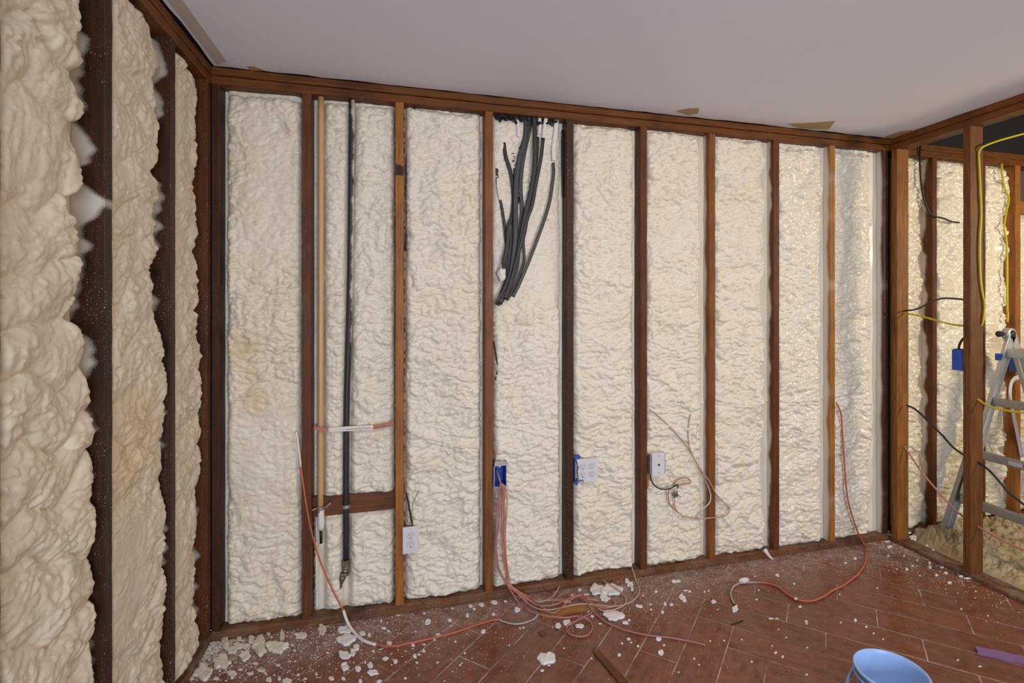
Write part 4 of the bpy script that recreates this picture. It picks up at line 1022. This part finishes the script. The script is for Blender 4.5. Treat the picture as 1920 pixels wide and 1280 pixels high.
fl(340, 1040, 5.333, [(880,1250,60,50), (690,1190,75,30), (795,1160,70,30), (100,1240,50,40), (1050,1262,90,50), (1500,1240,60,40), (240,1100,50,40), (350,1240,60,35), (590,1150,50,22), (1130,960,30,20), (1170,1200,35,28), (970,1105,50,22),
  (980,1240,35,40), (1350,1195,30,28), (840,1185,40,22), (740,1090,50,25), (1110,905,40,20), (900,825,30,25), (1460,980,30,20), (1240,1240,40,20)], m_flake, 'cream bits on the left tiles', 'cream foam bit scattered on the left tiles')
fl(640, 1040, 5.333, [(30,760,120,80,'white flake beside the foam-coated bend of the long wire'), (60,860,200,110,'broad white flake under the foam-coated bend of the long wire'), (205,790,80,50,'narrow white flake just right of the wire bend'), (30,1010,110,85,'white flake in front of the broad one by the wire bend'),
  (150,930,60,70,'forked white flake between the wire bend and the bottom edge'), (115,985,50,70,'lower half of the forked white flake pair'), (40,1130,95,75,'white flake directly above the bottom edge below the wire bend'),
  (860,680,65,62,'round white lump beside the tan paper scrap'), (1085,660,42,42,'round white lump right of the tan paper scrap'), (440,1040,62,36,'leaf-shaped white flake in front of the long wire')], m_flakew, 'white flakes by the long wire', 'white foam flake by the long wire')
fl(640, 1040, 5.333, [(540,1070,45,42), (170,1145,65,55), (290,1110,60,60), (315,1185,105,50), (825,965,36,36), (735,1015,36,38), (775,1000,26,26), (480,890,56,36), (965,800,55,28), (1420,770,50,38), (1530,480,60,40), (1290,515,42,34), (1400,505,60,34),
  (1520,595,36,30), (470,765,28,26), (425,735,55,26), (280,805,34,40), (715,905,40,30), (930,850,28,20), (755,1080,30,20), (1260,608,34,38), (320,965,30,26), (745,770,22,18), (830,900,26,18), (1190,1105,26,18), (640,1235,28,24), (380,1268,50,30),
  (190,1265,40,40), (240,1075,24,24), (400,660,24,34), (570,605,36,16), (830,585,32,18), (1110,535,26,22), (1330,545,30,28), (1680,905,14,14), (960,1078,20,20), (1140,870,24,16), (20,1240,36,40), (1235,985,22,22), (1640,465,34,24)], m_flakew, 'white bits on the middle left tiles', 'white foam bit scattered on the tiles below the long red wire')
fl(960, 1040, 5.333, [(845,355,130,120,'left lobe of the big white flake pair behind the wires'), (925,430,110,90,'small torn piece in front of the white flake pair'), (1000,365,190,120,'right rounded lobe of the big white flake pair behind the wires'),
  (1020,610,180,120,'ragged white flake with holes in front of the pink wires'), (1135,682,70,34,'narrow tail piece at the right of the ragged white flake'), (345,1048,165,110,'cloud-shaped white flake left of the brown sliver'),
  (1150,262,52,46,'upper white flake beside the curled free wire end'), (1180,298,76,44,'lower white flake beside the curled free wire end'), (550,680,82,58,'cupped white flake just outside the pink wire loop'), (460,718,60,70,'v-shaped white flake left of the cupped one'),
  (675,718,76,44,'white flake inside the pink wire loop'), (1268,515,76,36,'oval white flake right of the ragged one'), (50,555,56,52,'round white lump left of the wood offcut'), (1465,845,62,36,'oval white flake touching the far-reaching pink wire'), (1490,985,52,52,'knobbly white flake in front of the far-reaching pink wire')],
  m_flakew, 'white flakes around the pink wires', 'white foam flake around the pink wires')
fl(960, 1040, 5.333, [(300,1160,42,25), (370,1105,32,20), (1070,1003,36,32), (1505,575,32,32), (1530,490,30,36), (800,615,36,26), (760,555,42,28), (555,475,90,24), (1620,270,50,30), (1660,265,46,26), (1690,425,46,50), (675,355,34,32), (1168,845,32,28), (1100,887,26,20),
  (1260,915,26,22), (1190,878,26,16), (1520,905,22,22), (1595,500,36,24), (1385,495,30,18), (1200,345,30,60), (1310,410,22,18), (795,1040,20,18), (1170,655,26,26), (1390,548,26,18), (80,735,18,18), (115,730,26,14), (880,690,34,10), (600,405,24,16), (745,400,60,20), (1440,370,30,24), (1665,1175,20,16), (520,935,20,12)],
  m_flakew, 'white bits on the middle tiles', 'white foam bit scattered on the tiles around the pink wires')
fl(1280, 1040, 5.333, [(15,447,44,54,'white lump where two tile joints meet, right of the pink wires'), (310,470,52,36,'slim white flake on the tile joint right of the wires'), (520,552,64,66,'pointed white lump below the curled end of the red cable'), (947,208,42,30,'white lump on the tiles inside the red cable bend')],
  m_flakew, 'white lumps on the right tiles', 'white lump')
fl(1280, 1040, 5.333, [(1175,522,36,20), (1236,668,36,22), (1240,690,24,18), (930,980,30,26), (1000,1020,22,26), (690,1070,22,18), (115,1040,20,18), (885,640,50,16), (940,640,40,14), (70,368,36,20), (30,358,40,14), (260,360,20,14), (220,372,24,16), (960,748,18,14), (276,862,20,14), (1580,680,20,18), (163,1100,18,12),
  (1240,1200,24,14), (1245,930,20,14), (1630,82,36,14), (1115,290,22,20), (720,217,18,14), (350,548,16,12), (760,355,16,12), (895,912,16,12), (1035,828,14,12), (590,850,14,10), (740,448,30,12), (1570,395,16,12), (415,860,18,14)], m_flakew, 'white bits on the right tiles', 'white foam bit scattered on the right-hand tiles')
fl(1600, 1040, 5.333, [(765,85,32,28), (768,126,38,34), (843,40,56,32), (870,68,44,24), (888,125,44,20), (925,183,40,22), (533,150,28,30), (832,205,32,20), (963,279,52,24), (1140,237,64,14), (1075,218,44,20), (1225,365,20,12), (590,110,22,16), (130,720,26,16), (203,785,22,16), (297,845,16,12), (1045,1055,24,14), (1265,1117,34,14),
  (20,655,30,34), (1080,543,22,14), (1345,612,16,12), (20,37,36,22), (350,12,30,14), (665,208,16,10), (1085,160,26,20), (1300,150,20,10), (505,10,24,16), (640,55,26,20), (435,145,16,10), (240,335,16,12)], m_flakew, 'pale bits near the partition sill', 'pale foam bit near the partition sill')
for i, t in enumerate([(460,315,85,60), (482,437,52,40), (582,476,52,36), (672,527,62,38), (755,560,62,50), (800,600,60,20), (402,247,76,36), (178,420,66,22), (535,455,40,30), (700,455,30,14), (628,402,34,18), (150,352,60,14)]):
    flake(1640+t[0]/6.4, 960+t[1]/6.4, t[2]/6.4, t[3]/6.4, 900+i, m_flakew, 'pale foam chip along the foot of the partition sill', 'pale chips along the partition sill', onz=0.0 if i not in (0, 6, 9, 10) else .021)
# drip of foam that ran over the sill
q = on_y(1438, 1035, -.004)
tag(MB().tube([(q[0]-.012, .002, .05), (q[0]-.006, -.008, .036), (q[0]+.008, -.016, .016), (q[0]+.02, -.028, .004)], (.014, .004), 10).build('foam_drip', m_coat, None, True), 'white foam drip hanging over the sill below the scalloped stud', 'foam')

# countless crumbs
r = np.random.RandomState(11); vs = []; fs = []
def crumbs(n, fn, smin, smax, zb=0.0):
    global vs, fs
    k = 0
    while k < n:
        x, y = fn()
        if x < .0 or x > 3.6 or y > -.003: continue
        s_ = smin*(smax/smin)**(r.rand()**2.2); a = r.rand()*6.28; b = len(vs); m_ = 5
        for j in range(m_):
            t = a+j*2*math.pi/m_; q_ = s_*(.7+.6*r.rand()); vs.append((x+math.cos(t)*q_, y+math.sin(t)*q_*.8, zb+.0004))
        vs.append((x+r.uniform(-.3, .3)*s_, y, zb+s_*(.6+.6*r.rand())))
        for j in range(m_): fs.append((b+j, b+(j+1) % m_, b+m_))
        k += 1
crumbs(5200, lambda: (r.uniform(0, 3.6), -abs(r.normal(0, .14))-.002), .0007, .0026)
crumbs(5200, lambda: (r.uniform(0, 3.6), -abs(r.normal(0, .45))-.002), .0007, .0022)
crumbs(3800, lambda: (abs(r.normal(0, .45)), -abs(r.normal(0, .28))), .0008, .0042)
crumbs(2200, lambda: (r.normal(1.9, .25), -abs(r.normal(0, .16))), .0007, .0026)
crumbs(1800, lambda: (r.normal(2.75, .30), -abs(r.normal(0, .12))), .0007, .0022)
crumbs(1600, lambda: (3.6-abs(r.normal(0, .16)), -abs(r.normal(0, .45))), .0008, .0036)
crumbs(1500, lambda: (abs(r.normal(0, .07)), -abs(r.normal(0, .09))), .001, .006)
tag(mesh_obj('foam_crumbs', vs, fs, plain('foam_crumb', (.68, .62, .54), .8)), 'countless fine foam crumbs and dust strewn over the tiles along the walls', 'crumbs', kind='stuff')

# rubble heap of trimmed foam beyond the partition
nx_, ny_ = 420, 300; X = np.linspace(3.73, 5.6, nx_); Y = np.linspace(-1.35, -.012, ny_); U, Vv = np.meshgrid(X, Y)
near = smooth(-.85, -.10, Vv+.16*perlin(U*2.4, Vv*2.4, 3)); edge = smooth(3.73, 3.83, U)
hh = near*edge*(.012+.05*np.abs(perlin(U*5, Vv*5, 7)))+near*edge*.03*np.abs(perlin(U*19, Vv*19, 71))+near*edge*.02*np.abs(perlin(U*45, Vv*45, 72)); d_, rd_ = worley(U/.075+.4*perlin(U*9, Vv*9, 2), Vv/.06+.4*perlin(U*9, Vv*9, 4), 33); hh = hh+edge*near*(1-d_)*.045*rd_
d_, rd_ = worley(U/.03, Vv/.026, 37); hh = hh+edge*near*(1-d_)*.014*rd_+edge*.0015
sc_ = smooth(.25, .5, perlin(U*6, Vv*6, 55))*edge*.012; hh = hh+sc_*(1-near)
co = np.stack([U, Vv, np.maximum(hh-.004, -.002)], -1).reshape(-1, 3)
idx = np.arange(nx_*ny_).reshape(ny_, nx_); q = np.stack([idx[:-1, :-1], idx[:-1, 1:], idx[1:, 1:], idx[1:, :-1]], -1).reshape(-1, 4)
rub = mesh_obj('foam_rubble', co.tolist(), q.tolist(), foam_material('foam_rubble', (.42, .33, .19), .7, .9), None, True)
tag(rub, 'heap of broken yellowish foam rubble on the floor under the ladder', 'rubble', kind='stuff')
